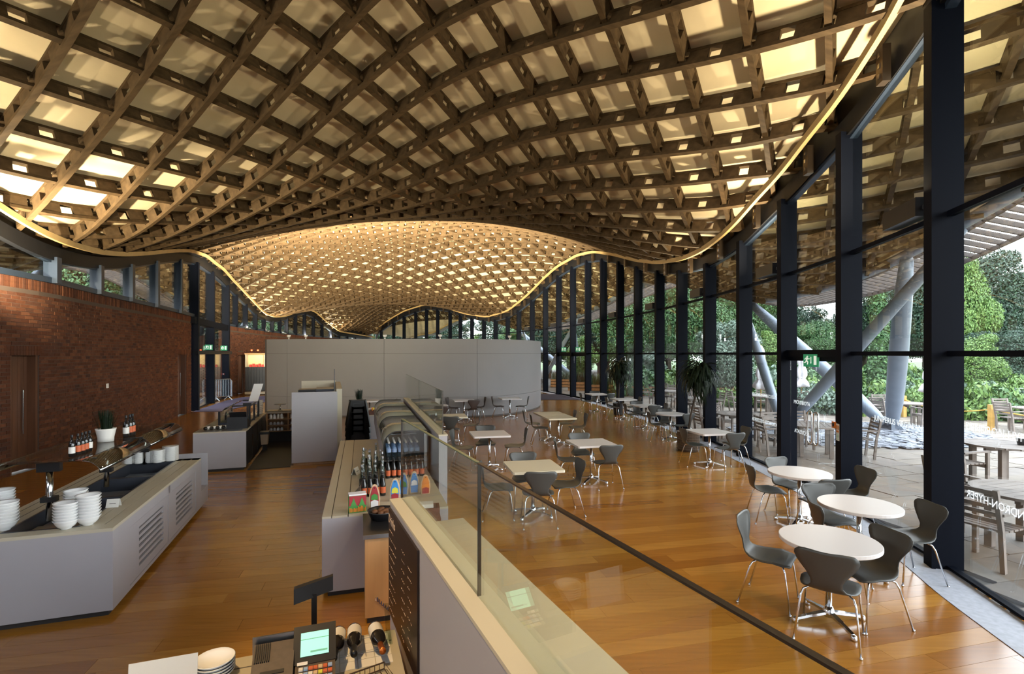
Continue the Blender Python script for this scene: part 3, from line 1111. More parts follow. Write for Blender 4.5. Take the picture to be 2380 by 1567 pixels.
# heavy beams across the left entrance
pa, pb = Lc.at(seg1[1] - .1), Lc.at(seg2[0] + .2)
m = MB(); m.beam((*pa, 3.78), (*pb, 3.78), .3, .28); m.build('entrance_beam', 'steel_dark', wall_left)
m = MB(); m.beam((*(pa + [.2, 0]), 2.45), (*(pb + [.2, 0]), 2.45), .2, .16); m.build('door_head', 'steel_dark', wall_left)
for k, lb in ((0, 'small green exit sign above the first glazed bay beside the long brick wall'), (1, 'small green exit sign above the second glazed bay near the crowd barrier')):
    c = (Lc.at(ent[k]) + Lc.at(ent[k+1])) / 2
    exit_sign((c[0] + .35, c[1] - .1, 2.56), .3, 1.25, lb)
# end walls behind the camera and at the far tip
def endwall(Y, name, mat, h):
    a, b = Lc.at(Lc.sY(Y)), Rc.at(Rc.sY(Y))
    m = MB(); m.box(a[0], b[0], Y - .2, Y, 0, h); return setting(name, m.build(name, mat))
endwall(-7.6, 'wall_back', 'partition_white', 7.0)
endwall(61.2, 'wall_far', 'brick', 3.9)

# ------------------------------------------------------------------ floors
ANG = math.radians(14)
bu = np.array([math.cos(ANG), math.sin(ANG)]); bv = np.array([-bu[1], bu[0]])
ys = np.linspace(-7.5, 61, 200)
inner = [(float(Rc.X(y)), y) for y in ys] + [(float(Lc.X(y)), y) for y in ys[::-1]]
m = MB(); m.prism(inner, -.12, -.019)
floor = setting('floor', m.build('floor', 'floor_base'))
ipx = np.array([p[0] for p in inner]); ipy = np.array([p[1] for p in inner])
def poly_runs(base, d, px, py):
    """parameters where the line base+t*d crosses the polygon"""
    n = np.array([-d[1], d[0]])
    h = (px - base[0]) * n[0] + (py - base[1]) * n[1]
    h2 = np.roll(h, -1)
    tpar = (px - base[0]) * d[0] + (py - base[1]) * d[1]
    t2 = np.roll(tpar, -1)
    idx = np.where((h > 0) != (h2 > 0))[0]
    ts = sorted(tpar[i] + (t2[i] - tpar[i]) * h[i] / (h[i] - h2[i]) for i in idx)
    return list(zip(ts[0::2], ts[1::2]))
PW = .19
planks = []
for k in range(-70, 340):
    base = bv * (k * PW)
    for t0, t1 in poly_runs(base, bu, ipx, ipy):
        t = t0 - random.random() * 2.2
        while t < t1:
            L = random.uniform(1.5, 3.0)
            a, b = max(t, t0), min(t + L, t1)
            if b - a > .05:
                c = base + bu * (a + b) / 2
                if -4 < c[1]:
                    planks.append((c, b - a, random.random()))
            t += L
planks.sort(key=lambda q: (0 if (q[0][1] > 3.6 and abs(q[0][0]) < 1.1 * q[0][1]) else 100) + q[0][1])
rest = MB()
for k, (c, L, tn) in enumerate(planks):
    if k < 300:
        m = MB(); m.rbox(c, ANG, L - .0025, PW - .0025, -.018, 0, tone=tn); m.build('plank', 'floor_oak', floor, toned=True)
    else:
        rest.rbox(c, ANG, L - .0025, PW - .0025, -.018, 0, tone=tn)
rest.build('planks', 'floor_oak', floor, toned=True, kind='stuff')
# pale metal threshold along the glazing
m = ribbon(Rc, lambda s: 0.0, Rc.sY(-6), Rc.sY(46), .42, .0, .006)
setting('trim_1', m.build('trim_1', 'threshold'))
# entrance mats
def flat(name, pts, z0, z1, mat):
    return MB().prism([tuple(p) for p in pts], z0, z1).build(name, mat)
e0 = Lc.at(Lc.ray(447)) + [.35, 0]
o = flat('entrance_mat', [G(447, 958), G(516, 957), G(640, 930), G(700, 915), G(560, 924.5), G(528, 931)], .002, .016, 'mat_blue')
tag(o, 'blue-violet entrance mat inside the glazed doors by the brick wall', 'mat')
o = flat('entrance_mat', [G(1255, 916), G(1255, 930), G(1354, 930), G(1296, 917)], .007, .018, 'mat_dark')
tag(o, 'dark plum entrance mat at the far door beside the white curved wall', 'mat')

# ------------------------------------------------------------------ white curved partition
pc = Curve2([(-9.75, 19.65), (-8.6, 19.38), (-6.5, 19.15), (-4, 19.0), (-2.2, 19.0), (-1.0, 19.25), (0.05, 20.1), (0.95, 21.7), (1.35, 23.6), (1.3, 26), (.9, 28.5)])
pc_s = lambda px: None
wall_p = setting('wall_partition')
def prs(px):
    r = (px - 1190.0) / FPX
    g = pc.x - r * pc.y
    i = np.where(g[:-1] * g[1:] <= 0)[0][0]
    return pc.s[i]
vs_ = [0.3, prs(673), prs(785), prs(897), prs(1005), prs(1112), prs(1195), prs(1245), pc.len - 3, pc.len - .2]
joint = {prs(673), prs(897), prs(1112)}
vs_ = [0.3, prs(673), prs(897), prs(1112), pc.len - .2]
for (z0, z1) in ((0.06, .762), (.770, 2.388), (2.396, 2.95)):
    for a, b in zip(vs_[:-1], vs_[1:]):
        m = MB(); n_ = max(2, int((b - a) / .12)); us_ = np.linspace(a + .005, b - .005, n_); vv = []; ff = []
        for u in us_:
            p = pc.at(u); t = pc.tan(u); n = np.array([t[1], -t[0]])
            q0, q1 = p + n * 0.0, p - n * .03
            vv += [(*q0, z0), (*q1, z0), (*q1, z1), (*q0, z1)]
        for i in range(n_ - 1):
            for k in range(4): ff.append((i*4 + k, (i+1)*4 + k, (i+1)*4 + (k+1) % 4, i*4 + (k+1) % 4))
        ff += [(0, 1, 2, 3), tuple((n_-1)*4 + k for k in (3, 2, 1, 0))]
        m.add(vv, ff); m.build('panel', 'partition_white', wall_p)
m = MB(); us_ = np.arange(0.2, pc.len - .1, .15); vv = []; ff = []
for u in us_:
    p = pc.at(u); t = pc.tan(u); n = np.array([t[1], -t[0]])
    q0, q1 = p - n * .031, p - n * .17
    vv += [(*q0, 0), (*q1, 0), (*q1, 2.948), (*q0, 2.948)]
for i in range(len(us_) - 1):
    for k in range(4): ff.append((i*4 + k, (i+1)*4 + k, (i+1)*4 + (k+1) % 4, i*4 + (k+1) % 4))
ff += [(0, 1, 2, 3), tuple((len(us_)-1)*4 + k for k in (3, 2, 1, 0))]
m.add(vv, ff); m.build('core', 'joint_dark', wall_p)
# uplights standing on the partition
SPOTS = []
for k, px in enumerate((668, 713, 897, 1028, 1190)):
    s = prs(px); p = pc.at(s); t = pc.tan(s); n = np.array([t[1], -t[0]]); q = p - n*.1
    r = thing('floodlight', ['small white floodlight on top of the curved wall at its left end', 'second small white floodlight from the left on the curved wall top',
        'small floodlight on the curved wall top above its middle joint', 'small floodlight on the curved wall top, second from its right end', 'small floodlight on the curved wall top where it bends away'][k], 'light fitting', (*q, 2.95), 0, 'floodlights on the white wall')
    MB().lathe([(.03, 0), (.03, .02), (.012, .03), (.012, .07)], 10).build('stand', 'label_white', r)
    MB().lathe([(.04, .07), (.07, .11), (.075, .16)], 12).build('housing', 'label_white', r, smooth=True)
    MB().lathe([(.065, .150), (.065, .153)], 12).build('lens', 'lamp_lens', r)
    SPOTS.append((*q, 3.2))
# ------------------------------------------------------------------ chairs and tables
def make_shell(mat):
    # (y, z, half width) from the front lip over the waist to the top of the back
    prof = [(.215, .432, .150), (.205, .444, .190), (.15, .450, .213), (.07, .444, .222), (-.02, .437, .218), (-.09, .438, .200), (-.145, .448, .170), (-.185, .468, .135), (-.210, .50, .112),
            (-.226, .545, .112), (-.238, .60, .142), (-.248, .655, .182), (-.256, .70, .212), (-.264, .745, .228), (-.271, .780, .222), (-.276, .802, .190)]
    cols = np.linspace(-1, 1, 11)
    top = []
    P = np.array(prof)
    for i, (y, z, w) in enumerate(prof):
        for u in cols:
            back = max(0, min(1, (z - .47) / .15))
            yy = y + back * .035 * u*u - (0)
            zz = z + (1 - back) * .012 * (u*u - .3) * (1 if y < .15 else -1.2)
            if i >= len(prof) - 2:
                zz -= .010 * math.cos(u * PI) * .5 + (.012 * abs(u)**4)
            top.append((u*w, yy, zz))
    nc = len(cols); nr = len(prof)
    # normals for thickness
    T = np.array(top).reshape(nr, nc, 3)
    du = np.gradient(T, axis=1); dv = np.gradient(T, axis=0)
    N = np.cross(du, dv); N /= np.linalg.norm(N, axis=2)[..., None]
    B = T + N * .0095
    vs = [tuple(v) for v in T.reshape(-1, 3)] + [tuple(v) for v in B.reshape(-1, 3)]
    o = nr * nc; fs = []
    for i in range(nr - 1):
        for j in range(nc - 1):
            a = i*nc + j
            fs.append((a, a + nc, a + nc + 1, a + 1)); fs.append((o + a, o + a + 1, o + a + nc + 1, o + a + nc))
    ring = [j for j in range(nc)] + [i*nc + nc - 1 for i in range(1, nr)] + [(nr-1)*nc + j for j in range(nc-2, -1, -1)] + [i*nc for i in range(nr-2, 0, -1)]
    for k in range(len(ring)):
        a, b = ring[k], ring[(k+1) % len(ring)]
        fs.append((a, b, o + b, o + a))
    m = MB(); m.add(vs, fs)
    me = m.mesh('shell', mat, smooth=True)
    return me
def make_chair(mat, label):
    r = thing('dining_chair', label, 'chair')
    link('shell', make_shell(mat), r)
    for sx in (-1, 1):
        for front in (0, 1):
            if front:
                pts = [(sx*.06, .07, .432), (sx*.15, .125, .428), (sx*.183, .150, .415), (sx*.197, .168, .37), (sx*.225, .215, 0)]
            else:
                pts = [(sx*.06, -.02, .425), (sx*.145, -.085, .420), (sx*.180, -.115, .405), (sx*.196, -.135, .36), (sx*.235, -.235, 0)]
            m = MB().tube(pts, .0082, 8)
            m.tube([pts[-1], (pts[-1][0], pts[-1][1], .018)], .011, 8)
            m.build('leg', 'chrome', r, smooth=True)
    m = MB(); m.lathe([(.07, .418), (.075, .431)], 14, (0, .02, 0)); m.build('mounting_plate', 'black_plastic', r)
    return r
def make_table(kind, label, mat='table_white', size=.76):
    r = thing('square_table' if kind == 's' else 'round_table', label, 'table')
    if kind == 's':
        h = size/2; c = .02
        poly = [(-h+c, -h), (h-c, -h), (h, -h+c), (h, h-c), (h-c, h), (-h+c, h), (-h, h-c), (-h, -h+c)]
        MB().prism(poly, .705, .74).build('top', mat, r)
    else:
        R = size/2
        MB().lathe([(R-.004, .705), (R, .709), (R, .736), (R-.004, .74)], 56).build('top', mat, r)
    MB().lathe([(.026, .10), (.026, .68)], 16).build('column', 'chrome', r, smooth=True)
    m = MB()
    for k in range(4):
        a = k * PI/2 + PI/4
        m.beam((0, 0, .685), (.22*math.cos(a), .22*math.sin(a), .69), .035, .02)
    m.build('top_bracket', 'dark_steel', r)
    MB().lathe([(.045, .05), (.05, .09), (.03, .14)], 16).build('hub', 'chrome', r, smooth=True)
    for k in range(4):
        a = k * PI/2 + (PI/4 if kind == 's' else .35)
        c, s = math.cos(a), math.sin(a)
        m = MB()
        pts = [(.03*c, .03*s, .085), (.16*c, .16*s, .065), (.30*c, .30*s, .040)]
        for p, q, w in ((pts[0], pts[1], .045), (pts[1], pts[2], .032)):
            m.beam(p, q, w, .022)
        arm = m.build('base_arm', 'chrome', r)
        MB().lathe([(.022, 0), (.026, .012), (.024, .038), (.016, .048)], 12, (.31*c, .31*s, 0)).build('glide', 'chrome', arm, smooth=True)
    return r
TD = math.radians(12)
chair0 = make_chair('chair_ply', 'x'); chair1 = make_chair('chair_ply_brown', 'x')
used = {}
def put(proto, loc, rz, label, group):
    if proto.name not in used:
        used[proto.name] = 1
        proto.location = (loc[0], loc[1], 0); proto.rotation_euler = (0, 0, rz); proto['label'] = label; proto['group'] = group
        return proto
    return dup(proto, (loc[0], loc[1], 0), rz, label, group)
def chair(x, y, ang, label, brown=False):
    return put(chair1 if brown else chair0, (x, y), math.radians(ang) - PI/2, label, 'moulded ply dining chairs')
kids(chair0); kids(chair1)
ts_w = make_table('s', 'x'); ts_c = make_table('s', 'x', 'table_cream'); tr_w = make_table('r', 'x', size=.80)
for q in (ts_w, ts_c, tr_w): [kids(c) for c in kids(q)]
def table(proto, x, y, label, ang=TD): return put(proto, (x, y), ang, label, 'cafe pedestal tables')

table(tr_w, 2.84, 4.55, 'white round pedestal table nearest the camera by the glass', -.3)
chair(2.69, 4.30, 52, 'dark grey ply chair, back to the camera, at the nearest round table')
chair(3.20, 4.58, 188, 'dark grey ply chair at the glass side of the nearest round table')
chair(2.50, 4.93, -38, 'grey ply chair at the open floor side of the nearest round table')
table(tr_w, 3.83, 5.60, 'white round pedestal table, middle one of three by the near glass', -.1)
chair(3.50, 5.42, -12, 'near-black ply chair between the nearest and the middle round tables')
chair(3.80, 6.02, -84, 'pale-lit grey ply chair at the far side of the middle round table')
chair(4.25, 5.45, 178, 'grey-green ply chair between middle round table and tall black mullion')
table(tr_w, 4.03, 7.12, 'white round pedestal table in front of the glass door', .4)
chair(3.68, 7.32, -8, 'dark ply chair at the open floor side of the round table facing the door')
chair(4.16, 7.62, -70, 'pale-lit grey ply chair at the far side of the round table by the door')
chair(4.10, 6.72, 96, 'grey ply chair tucked under the near edge of the round table by the door')
chair(4.72, 7.12, 180, 'slim-looking dark ply chair seen edge-on before the door mullion')
table(ts_w, 4.22, 10.85, 'white square pedestal table beside the wicker palm pot')
chair(3.92, 10.95, 3, 'dark ply chair at the palm pot side of the white square table')
chair(4.47, 10.50, 103, 'grey ply chair, back to the camera, at the square table by the palm pot')
chair(4.88, 11.10, 183, 'dark ply chair against the glass at the square table by the palm pot')
table(tr_w, 4.40, 14.1, 'white round pedestal table beyond the leaning palm', .2)
chair(4.02, 14.05, -3, 'dark ply chair on the open floor side of the round table beyond the leaning palm')
chair(4.62, 13.80, 118, 'grey ply chair, back to the camera, at the round table beyond leaning palm')
chair(4.42, 14.55, -95, 'grey ply chair half hidden behind the round table beyond the leaning palm')
table(ts_w, 4.30, 16.3, 'white square pedestal table, third from the far end of the window row')
chair(4.34, 15.98, 108, 'grey ply chair, back to the camera, at third table from the far end')
chair(4.20, 16.85, -88, 'grey ply chair on the far side of third table from the far end')
chair(3.86, 16.35, 2, 'dark ply chair on the floor side of third table from the far end')
chair(4.72, 16.35, 178, 'dark ply chair on the glass side of third table from the far end')
table(ts_w, 4.08, 18.6, 'white square pedestal table beside the farther potted palm')
chair(3.68, 18.55, 0, 'dark ply chair on the floor side of table by the farther palm')
chair(4.48, 18.7, 180, 'dark ply chair on the glass side of table by the farther palm')
table(ts_w, 3.50, 20.9, 'white square pedestal table at the far end of the window row')
chair(3.04, 20.85, 5, 'dark ply chair on the floor side of the farthest window table')
chair(3.86, 20.65, 125, 'dark grey ply chair, back to the camera, at the farthest window table')
chair(3.52, 21.35, -90, 'dark ply chair seen over the top of the farthest window table')
# the open floor
table(ts_c, .31, 7.52, 'cream square table nearest the glass balustrade')
chair(.37, 7.13, 95, 'olive-grey ply chair, back to the camera, at the nearest square table')
chair(.22, 8.0, -80, 'grey ply chair on the far side of the nearest square table')
chair(.80, 7.62, 192, 'olive ply chair in profile at right side of the nearest square table')
chair(-.20, 7.46, 4, 'ply chair behind the glass balustrade at the nearest square table')
table(ts_w, 1.48, 9.5, 'white square table on open floor, second from the camera')
chair(1.69, 9.14, 103, 'grey ply chair, back to the camera, at the second square table')
chair(1.05, 9.38, -4, 'dark brown-grey ply chair on left side of the second square table')
chair(1.38, 10.02, -84, 'grey ply chair on the far side of the second square table')
table(ts_w, -.47, 10.56, 'white square table by itself beside the end of servery glass')
chair(-1.02, 10.6, -6, 'pale grey ply chair at servery side of the lone square table')
chair(-.58, 11.08, -86, 'grey ply chair at far side of the lone square table')
chair(.06, 10.8, 184, 'dark ply chair in profile at right of the lone square table')
table(ts_c, 1.05, 14.09, 'farther one of two cream square tables pushed together', math.radians(12.6))
table(ts_c, 1.22, 13.32, 'nearer one of two cream square tables pushed together', math.radians(12.6))
chair(.57, 14.25, 0, 'dark ply chair, left side of the pushed-together tables, farther')
chair(.74, 13.42, 2, 'dark ply chair, left side of the pushed-together tables, nearer')
chair(1.54, 14.3, 183, 'dark ply chair, right side of the pushed-together tables, farther')
chair(1.74, 13.55, 184, 'dark ply chair, right side of the pushed-together tables, nearer')
table(ts_c, -1.61, 13.6, 'cream square table just beyond the end of the glass screen')
chair(-1.58, 13.18, 92, 'grey ply chair, back to camera, at table beyond the glass screen')
chair(-1.12, 13.95, 183, 'dark ply chair at the right of table beyond the glass screen')
chair(-2.1, 13.7, 0, 'ply chair behind the glass screen at the cream square table')
table(tr_w, -2.45, 16.3, 'small white round table seen through the glass screen edge')
chair(-2.2, 15.7, 100, 'grey-brown ply chair at the near side of the round table past the screen', True)
chair(-2.55, 17.1, -92, 'brown ply chair beyond the round table past the screen', True)
table(ts_w, -1.72, 18.2, 'pale square table close to the middle of the white wall')
chair(-2.12, 18.35, -10, 'dark maroon ply chair at left of the table near middle of white wall', True)
chair(-1.42, 17.85, 115, 'brown-grey ply chair, back to camera, at table near middle of white wall', True)
chair(-1.22, 18.55, 190, 'dark maroon ply chair behind table near middle of white wall', True)
table(ts_w, -.08, 19.0, 'pale square table by the right curve of the white wall')
chair(-.50, 18.9, -3, 'dark red-brown ply chair at left of the table by the wall curve', True)
chair(.36, 18.95, 175, 'near-black ply chair at right of the table by the wall curve')
table(tr_w, -5.05, 18.0, 'white round table beyond the stacked high chairs')
chair(-4.35, 17.9, 178, 'maroon ply chair beside the round table beyond the high chairs', True)

# ------------------------------------------------------------------ salad bar island (left)
GROUPA = math.atan2(.333, .943)
def plate_stack(name, label, cat, loc, r, n, th, bowl=False, group=None):
    root = thing(name, label, cat, loc)
    for i in range(n):
        z = i * th
        if bowl:
            prof = [(r*.40, z), (r*.42, z + .010), (r*.66, z + .026), (r*.82, z + .050), (r*.90, z + .070), (r, z + .082), (r*.99, z + .087), (r*.86, z + .074), (r*.62, z + .036), (r*.3, z + .018)]
        else:
            prof = [(r*.6, z), (r*.62, z + .003), (r, z + .016), (r, z + .020), (r*.62, z + .008), (r*.2, z + .007)]
        MB().lathe(prof, 24).build('bowl' if bowl else 'plate', 'white_china', root, smooth=True)
    return root
isl = thing('salad_bar', 'long white island salad bar with chilled wells and louvred front', 'counter', (-3.64, 4.63, 0), GROUPA)
W = 1.15
MB().box(-W + .05, -.05, .05, 3.25, 0, .06).build('plinth', 'rubber', isl)
MB().box(-W, 0, 0, .03, .06, .78).build('end_panel', 'white_laminate', isl)
MB().box(-W, -W + .03, .031, 3.2, .06, .78).build('back_panel', 'white_laminate', isl)
# front with two recessed louvred doors
fr = MB()
fr.box(-.03, 0, .03, .42, .06, .78); fr.box(-.03, 0, 1.66, 1.74, .06, .78); fr.box(-.03, 0, 2.98, 3.75, .06, .30); fr.box(-.03, 0, 2.98, 3.3, .30, .78)
fr.box(-.03, 0, .42, 2.98, .68, .78)
fr.box(-.03, 0, .42, 2.98, .06, .10)
fr.build('front_panel', 'white_laminate', isl)
for y0 in (.43, 1.75):
    y1 = y0 + 1.22
    sy0, sy1 = y0 + .25, y1 - .17
    m = MB()
    m.box(-.028, -.004, y0, sy0, .105, .675); m.box(-.028, -.004, sy1, y1, .105, .675); m.box(-.028, -.004, sy0, sy1, .105, .16); m.box(-.028, -.004, sy0, sy1, .60, .675)
    dr = m.build('door', 'white_laminate', isl)
    z = .16
    for k in range(7):
        mm = MB(); mm.box(-.028, -.004, sy0, sy1, z, z + .034); mm.build('louvre_slat', 'white_laminate', dr); z += .0645 if k < 6 else 0
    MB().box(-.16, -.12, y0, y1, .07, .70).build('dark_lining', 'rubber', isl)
# worktop with the well opening
tp = MB()
tp.box(-W, 0, 0, .14, .78, .81); tp.box(-W, 0, 3.16, 3.3, .78, .81); tp.box(-W, -W + .27, .14, 3.16, .78, .81); tp.box(-.30, -.235, .14, 3.16, .78, .81); tp.box(-.225, -.115, .14, 3.3, .78, .81); tp.box(-.105, 0, .14, 3.3, .78, .81)
tp.box(-.30, -.235, 3.16, 3.3, .78, .81)
tp.build('worktop', 'cream_laminate', isl)
MB().box(-.24, -.10, .14, 3.2, .775, .795).build('groove_lining', 'joint_dark', isl)
for x in (-W + .075, -W + .18):
    MB().box(x - .005, x + .005, .14, 3.2, .8101, .8106).build('groove', 'joint_dark', isl)
well = MB()
well.box(-W + .27, -.30, .14, 3.16, .55, .57); 
for (a, b, c_, d) in ((-W+.27, -W+.29, .14, 3.16), (-.32, -.30, .14, 3.16), (-W+.29, -.32, .14, .16), (-W+.29, -.32, 3.14, 3.16), (-W+.29, -.32, 1.18, 1.24), (-W+.29, -.32, 2.16, 2.22)):
    well.box(a, b, c_, d, .57, .812)
well.build('chilled_well', 'dark_steel', isl)
for y in (.35, 1.4, 2.4):
    m = MB(); m.box(-W+.33, -.36, y, y+.28, .70, .715); m.box(-W+.33, -.36, y+.32, y+.60, .68, .69); m.build('well_tray', 'brushed_steel', isl)
# end unit with an open tray niche
m = MB()
m.box(-W, 0, 3.72, 3.75, .30, .81); m.box(-W, -.55, 3.3, 3.72, .06, .78); m.box(-.55, -.03, 3.3, 3.72, .06, .30); m.box(-W, -.03, 3.72, 3.75, .06, .30); m.box(-.56, -.54, 3.3, 3.72, .30, .81)
m.build('tray_niche', 'white_laminate', isl)
# chrome posts and glass food guard
for y in (.49, 1.79, 3.10):
    p = MB().lathe([(.028, .80), (.028, 1.30)], 14, (-.67, y, 0)).build('guard_post', 'chrome', isl, smooth=True)
    MB().box(-.73, -.61, y - .035, y + .035, .98, 1.03).build('clamp', 'black_plastic', isl)
    m = MB(); m.box(-.76, -.58, y - .03, y + .03, 1.27, 1.36); m.beam((-.60, y, 1.36), (-.30, y, 1.37), .03, .02); m.beam((-.74, y, 1.36), (-1.0, y, 1.37), .03, .02); m.build('guard_bracket', 'black_plastic', isl)
for (y0, y1) in ((.34, 1.76), (1.78, 3.16)):
    MB().box(-.98, -.36, y0, y1, 1.375, 1.385).build('glass_shelf', 'clear_glass', isl)
    for sg in (-1, 1):
        vv = []; ff = []; A = np.linspace(0, 1.15, 9)
        x0 = -.36 if sg > 0 else -.98
        for a in A:
            x = x0 + sg * .17 * math.sin(a) ; z = 1.38 - .17 * (1 - math.cos(a)) * 1.15
            for (dx, dz) in ((0, 0), (-.006*sg*math.sin(a), -.008*math.cos(a))):
                vv += [(x + dx, y0, z + dz), (x + dx, y1, z + dz)]
        for i in range(len(A) - 1):
            k = i*4
            ff += [(k, k+1, k+5, k+4), (k+2, k+6, k+7, k+3), (k, k+4, k+6, k+2), (k+1, k+3, k+7, k+5)]
        ff += [(0, 2, 3, 1)]; k = (len(A)-1)*4; ff += [(k, k+1, k+3, k+2)]
        m = MB(); m.add(vv, ff); m.build('curved_guard', 'hood_glass', isl, smooth=True)
def on(root_loc, ang, x, y, z):
    ca, sa = math.cos(ang), math.sin(ang)
    return (root_loc[0] + x*ca - y*sa, root_loc[1] + x*sa + y*ca, z)
I = lambda x, y, z: on((-3.64, 4.63), GROUPA, x, y, z)
Pt = lambda x, y, h: (*G(x, y, h), h)
plate_stack('bowl_stack', 'shorter stack of white bowls, left of the pair on the salad bar corner', 'bowls', Pt(154, 1229, .812), .098, 7, .026, True, 0)
plate_stack('bowl_stack', 'taller stack of white bowls beside the small card on the salad bar', 'bowls', Pt(205, 1220, .812), .098, 8, .028, True, 0)
plate_stack('bowl_stack', 'stack of white bowls half hidden behind the pair on the salad bar', 'bowls', Pt(176, 1203, .812), .098, 8, .026, True, 0)
plate_stack('bowl_stack', 'stack of white bowls cut by the edge of the picture', 'bowls', Pt(11, 1232, .812), .10, 7, .028, True, 0)
plate_stack('bowl_stack', 'stack of white bowls just behind the one at the picture edge', 'bowls', Pt(4, 1206, .812), .10, 8, .028, True, 0)
plate_stack('plate_stack', 'tallest stack of white plates at the far end of the salad bar', 'plates', Pt(396, 1071, .812), .105, 20, .0105)
plate_stack('plate_stack', 'second stack of white plates at the far end of the salad bar', 'plates', Pt(367, 1075, .812), .095, 17, .0105)
plate_stack('plate_stack', 'stack of white plates touching the farthest chrome post', 'plates', Pt(349, 1075, .812), .09, 16, .0105)
plate_stack('plate_stack', 'stack of white plates just in front of the farthest chrome post', 'plates', Pt(324, 1077, .812), .09, 15, .0105)
plate_stack('plate_stack', 'lowest stack of white plates under the curved glass guard', 'plates', Pt(301, 1078, .812), .09, 12, .0105)
def label_card(loc, rz, label, s=1.0):
    r = thing('label_card', label, 'card', loc, rz)
    m = MB(); m.hexa([(-.05*s, -.03*s, 0), (.05*s, -.03*s, 0), (.05*s, -.027*s, 0), (-.05*s, -.027*s, 0), (-.05*s, -.002, .07*s), (.05*s, -.002, .07*s), (.05*s, .001, .07*s), (-.05*s, .001, .07*s)])
    m.build('front', 'paper', r)
    m = MB(); m.hexa([(-.05*s, .03*s, 0), (.05*s, .03*s, 0), (.05*s, .033*s, 0), (-.05*s, .033*s, 0), (-.05*s, .001, .07*s), (.05*s, .001, .07*s), (.05*s, .004, .07*s), (-.05*s, .004, .07*s)])
    m.build('back', 'paper', r)
    m = MB(); m.hexa([(-.025*s, -.019*s, .03*s), (.025*s, -.019*s, .03*s), (.025*s, -.018*s, .03*s), (-.025*s, -.018*s, .03*s), (-.025*s, -.017*s, .035*s), (.025*s, -.017*s, .035*s), (.025*s, -.016*s, .035*s), (-.025*s, -.016*s, .035*s)])
    m.build('print_line', 'joint_dark', r)
    return r
label_card(Pt(264, 1178, .812), .25, 'small folded white card on the salad bar top', 1.15)
def bottle(label, loc, mat='bottle_dark', lab='label_red', s=1.0, cap='black_plastic', group=None, lying=None):
    r = thing('bottle', label, 'bottle', loc, 0, group)
    MB().lathe([(.030*s, 0), (.034*s, .006*s), (.034*s, .15*s), (.028*s, .18*s), (.014*s, .205*s), (.012*s, .25*s)], 14).build('body', mat, r, smooth=True)
    MB().lathe([(.0145*s, .245*s), (.0145*s, .275*s)], 12).build('cap', cap, r)
    MB().lathe([(.0348*s, .045*s), (.0348*s, .125*s)], 14, cap=False).build('label', lab, r, smooth=True)
    return r
SH = 1.388
for k, (px, py, lb) in enumerate(((167, 1062, 'label_white'), (181, 1058, 'label_red'), (191, 1055, 'label_red'), (199, 1052, 'label_red'), (208, 1049, 'label_white'))):
    bottle(['dark bottle with white label, first of the five on the glass shelf', 'dark bottle with red label, second of the five on the glass shelf', 'dark bottle with red label, middle one of the five on the glass shelf',
            'dark bottle with red label, fourth of the five on the glass shelf', 'dark bottle with white label, last of the five on the glass shelf'][k], Pt(px, py, SH), lab=lb, s=.78, group='sauce bottles on the glass shelf')
for k, (px, py, lb) in enumerate(((293, 1016, 'label_white'), (302, 1013, 'label_red'), (308, 1011, 'label_red'))):
    bottle(['dark bottle with pale label beyond the white planter', 'dark bottle with red label, middle of the trio beyond the white planter', 'dark bottle, last of the trio beyond the white planter'][k], Pt(px, py, SH), lab=lb, s=.95, group='sauce bottles on the glass shelf')
pp = thing('potted_herb', 'feathery dark herb in a white tapered pot on glass shelf', 'plant', Pt(246, 1026, SH))
MB().lathe([(.075, 0), (.078, .05), (.095, .13), (.10, .15), (.09, .15), (.085, .12)], 20).build('pot', 'label_white', pp, smooth=True)
m = MB()
for k in range(150):
    a = random.random()*2*PI; r0 = .07*random.random(); r1 = r0 + .07*random.random(); h = .10 + .14*random.random()
    p = Vector((r0*math.cos(a), r0*math.sin(a), .13)); q = Vector((r1*math.cos(a), r1*math.sin(a), .13 + h)); d = Vector((-math.sin(a), math.cos(a), 0))*.004
    m.add([p - d, p + d, q + d*.5 + Vector((0, 0, .003)), q - d*.5], [(0, 1, 2, 3)])
m.build('foliage', 'leaf_palm', pp)

# ------------------------------------------------------------------ coffee kiosk
KL = (-5.48, 10.46); KA = math.atan2(.333, .943)
K = lambda x, y, z: on(KL, KA, x, y, z)
ki = thing('coffee_counter', 'white-fronted low coffee counter with open dark staff side', 'counter', (*KL, 0), KA)
MB().box(-.90, -.05, .05, 3.35, 0, .06).build('plinth', 'rubber', ki)
MB().box(-.95, 0, 0, .03, .06, .79).build('end_panel', 'white_laminate', ki)
MB().box(-.95, -.92, .031, 3.4, .06, .79).build('back_panel', 'white_laminate', ki)
MB().box(-.95, 0, 0, 3.4, .79, .81).build('worktop', 'cream_laminate', ki)
MB().box(-.91, -.10, .05, 3.3, .811, .813).build('inset', 'brushed_steel', ki)
for y0, y1, z0, z1 in ((.1, .9, .08, .76), (.95, 1.7, .08, .76), (1.75, 2.5, .08, .76), (2.55, 3.3, .08, .76)):
    d = MB().box(-.03, -.005, y0, y1, z0, z1).build('door', 'black_plastic', ki)
    MB().tube([(.01, y1 - .06, .35), (.01, y1 - .06, .62)], .008, 6).build('handle', 'chrome', d)
sh = thing('cup_shelf_unit', 'low wooden shelf unit full of white cups behind the coffee counter', 'shelving', K(.0, 3.4, 0), KA)
m = MB(); m.box(0, 1.55, 0, .04, .78, .84); m.box(0, 1.55, .0, .45, .81, .84); m.build('worktop', 'cream_laminate', sh)
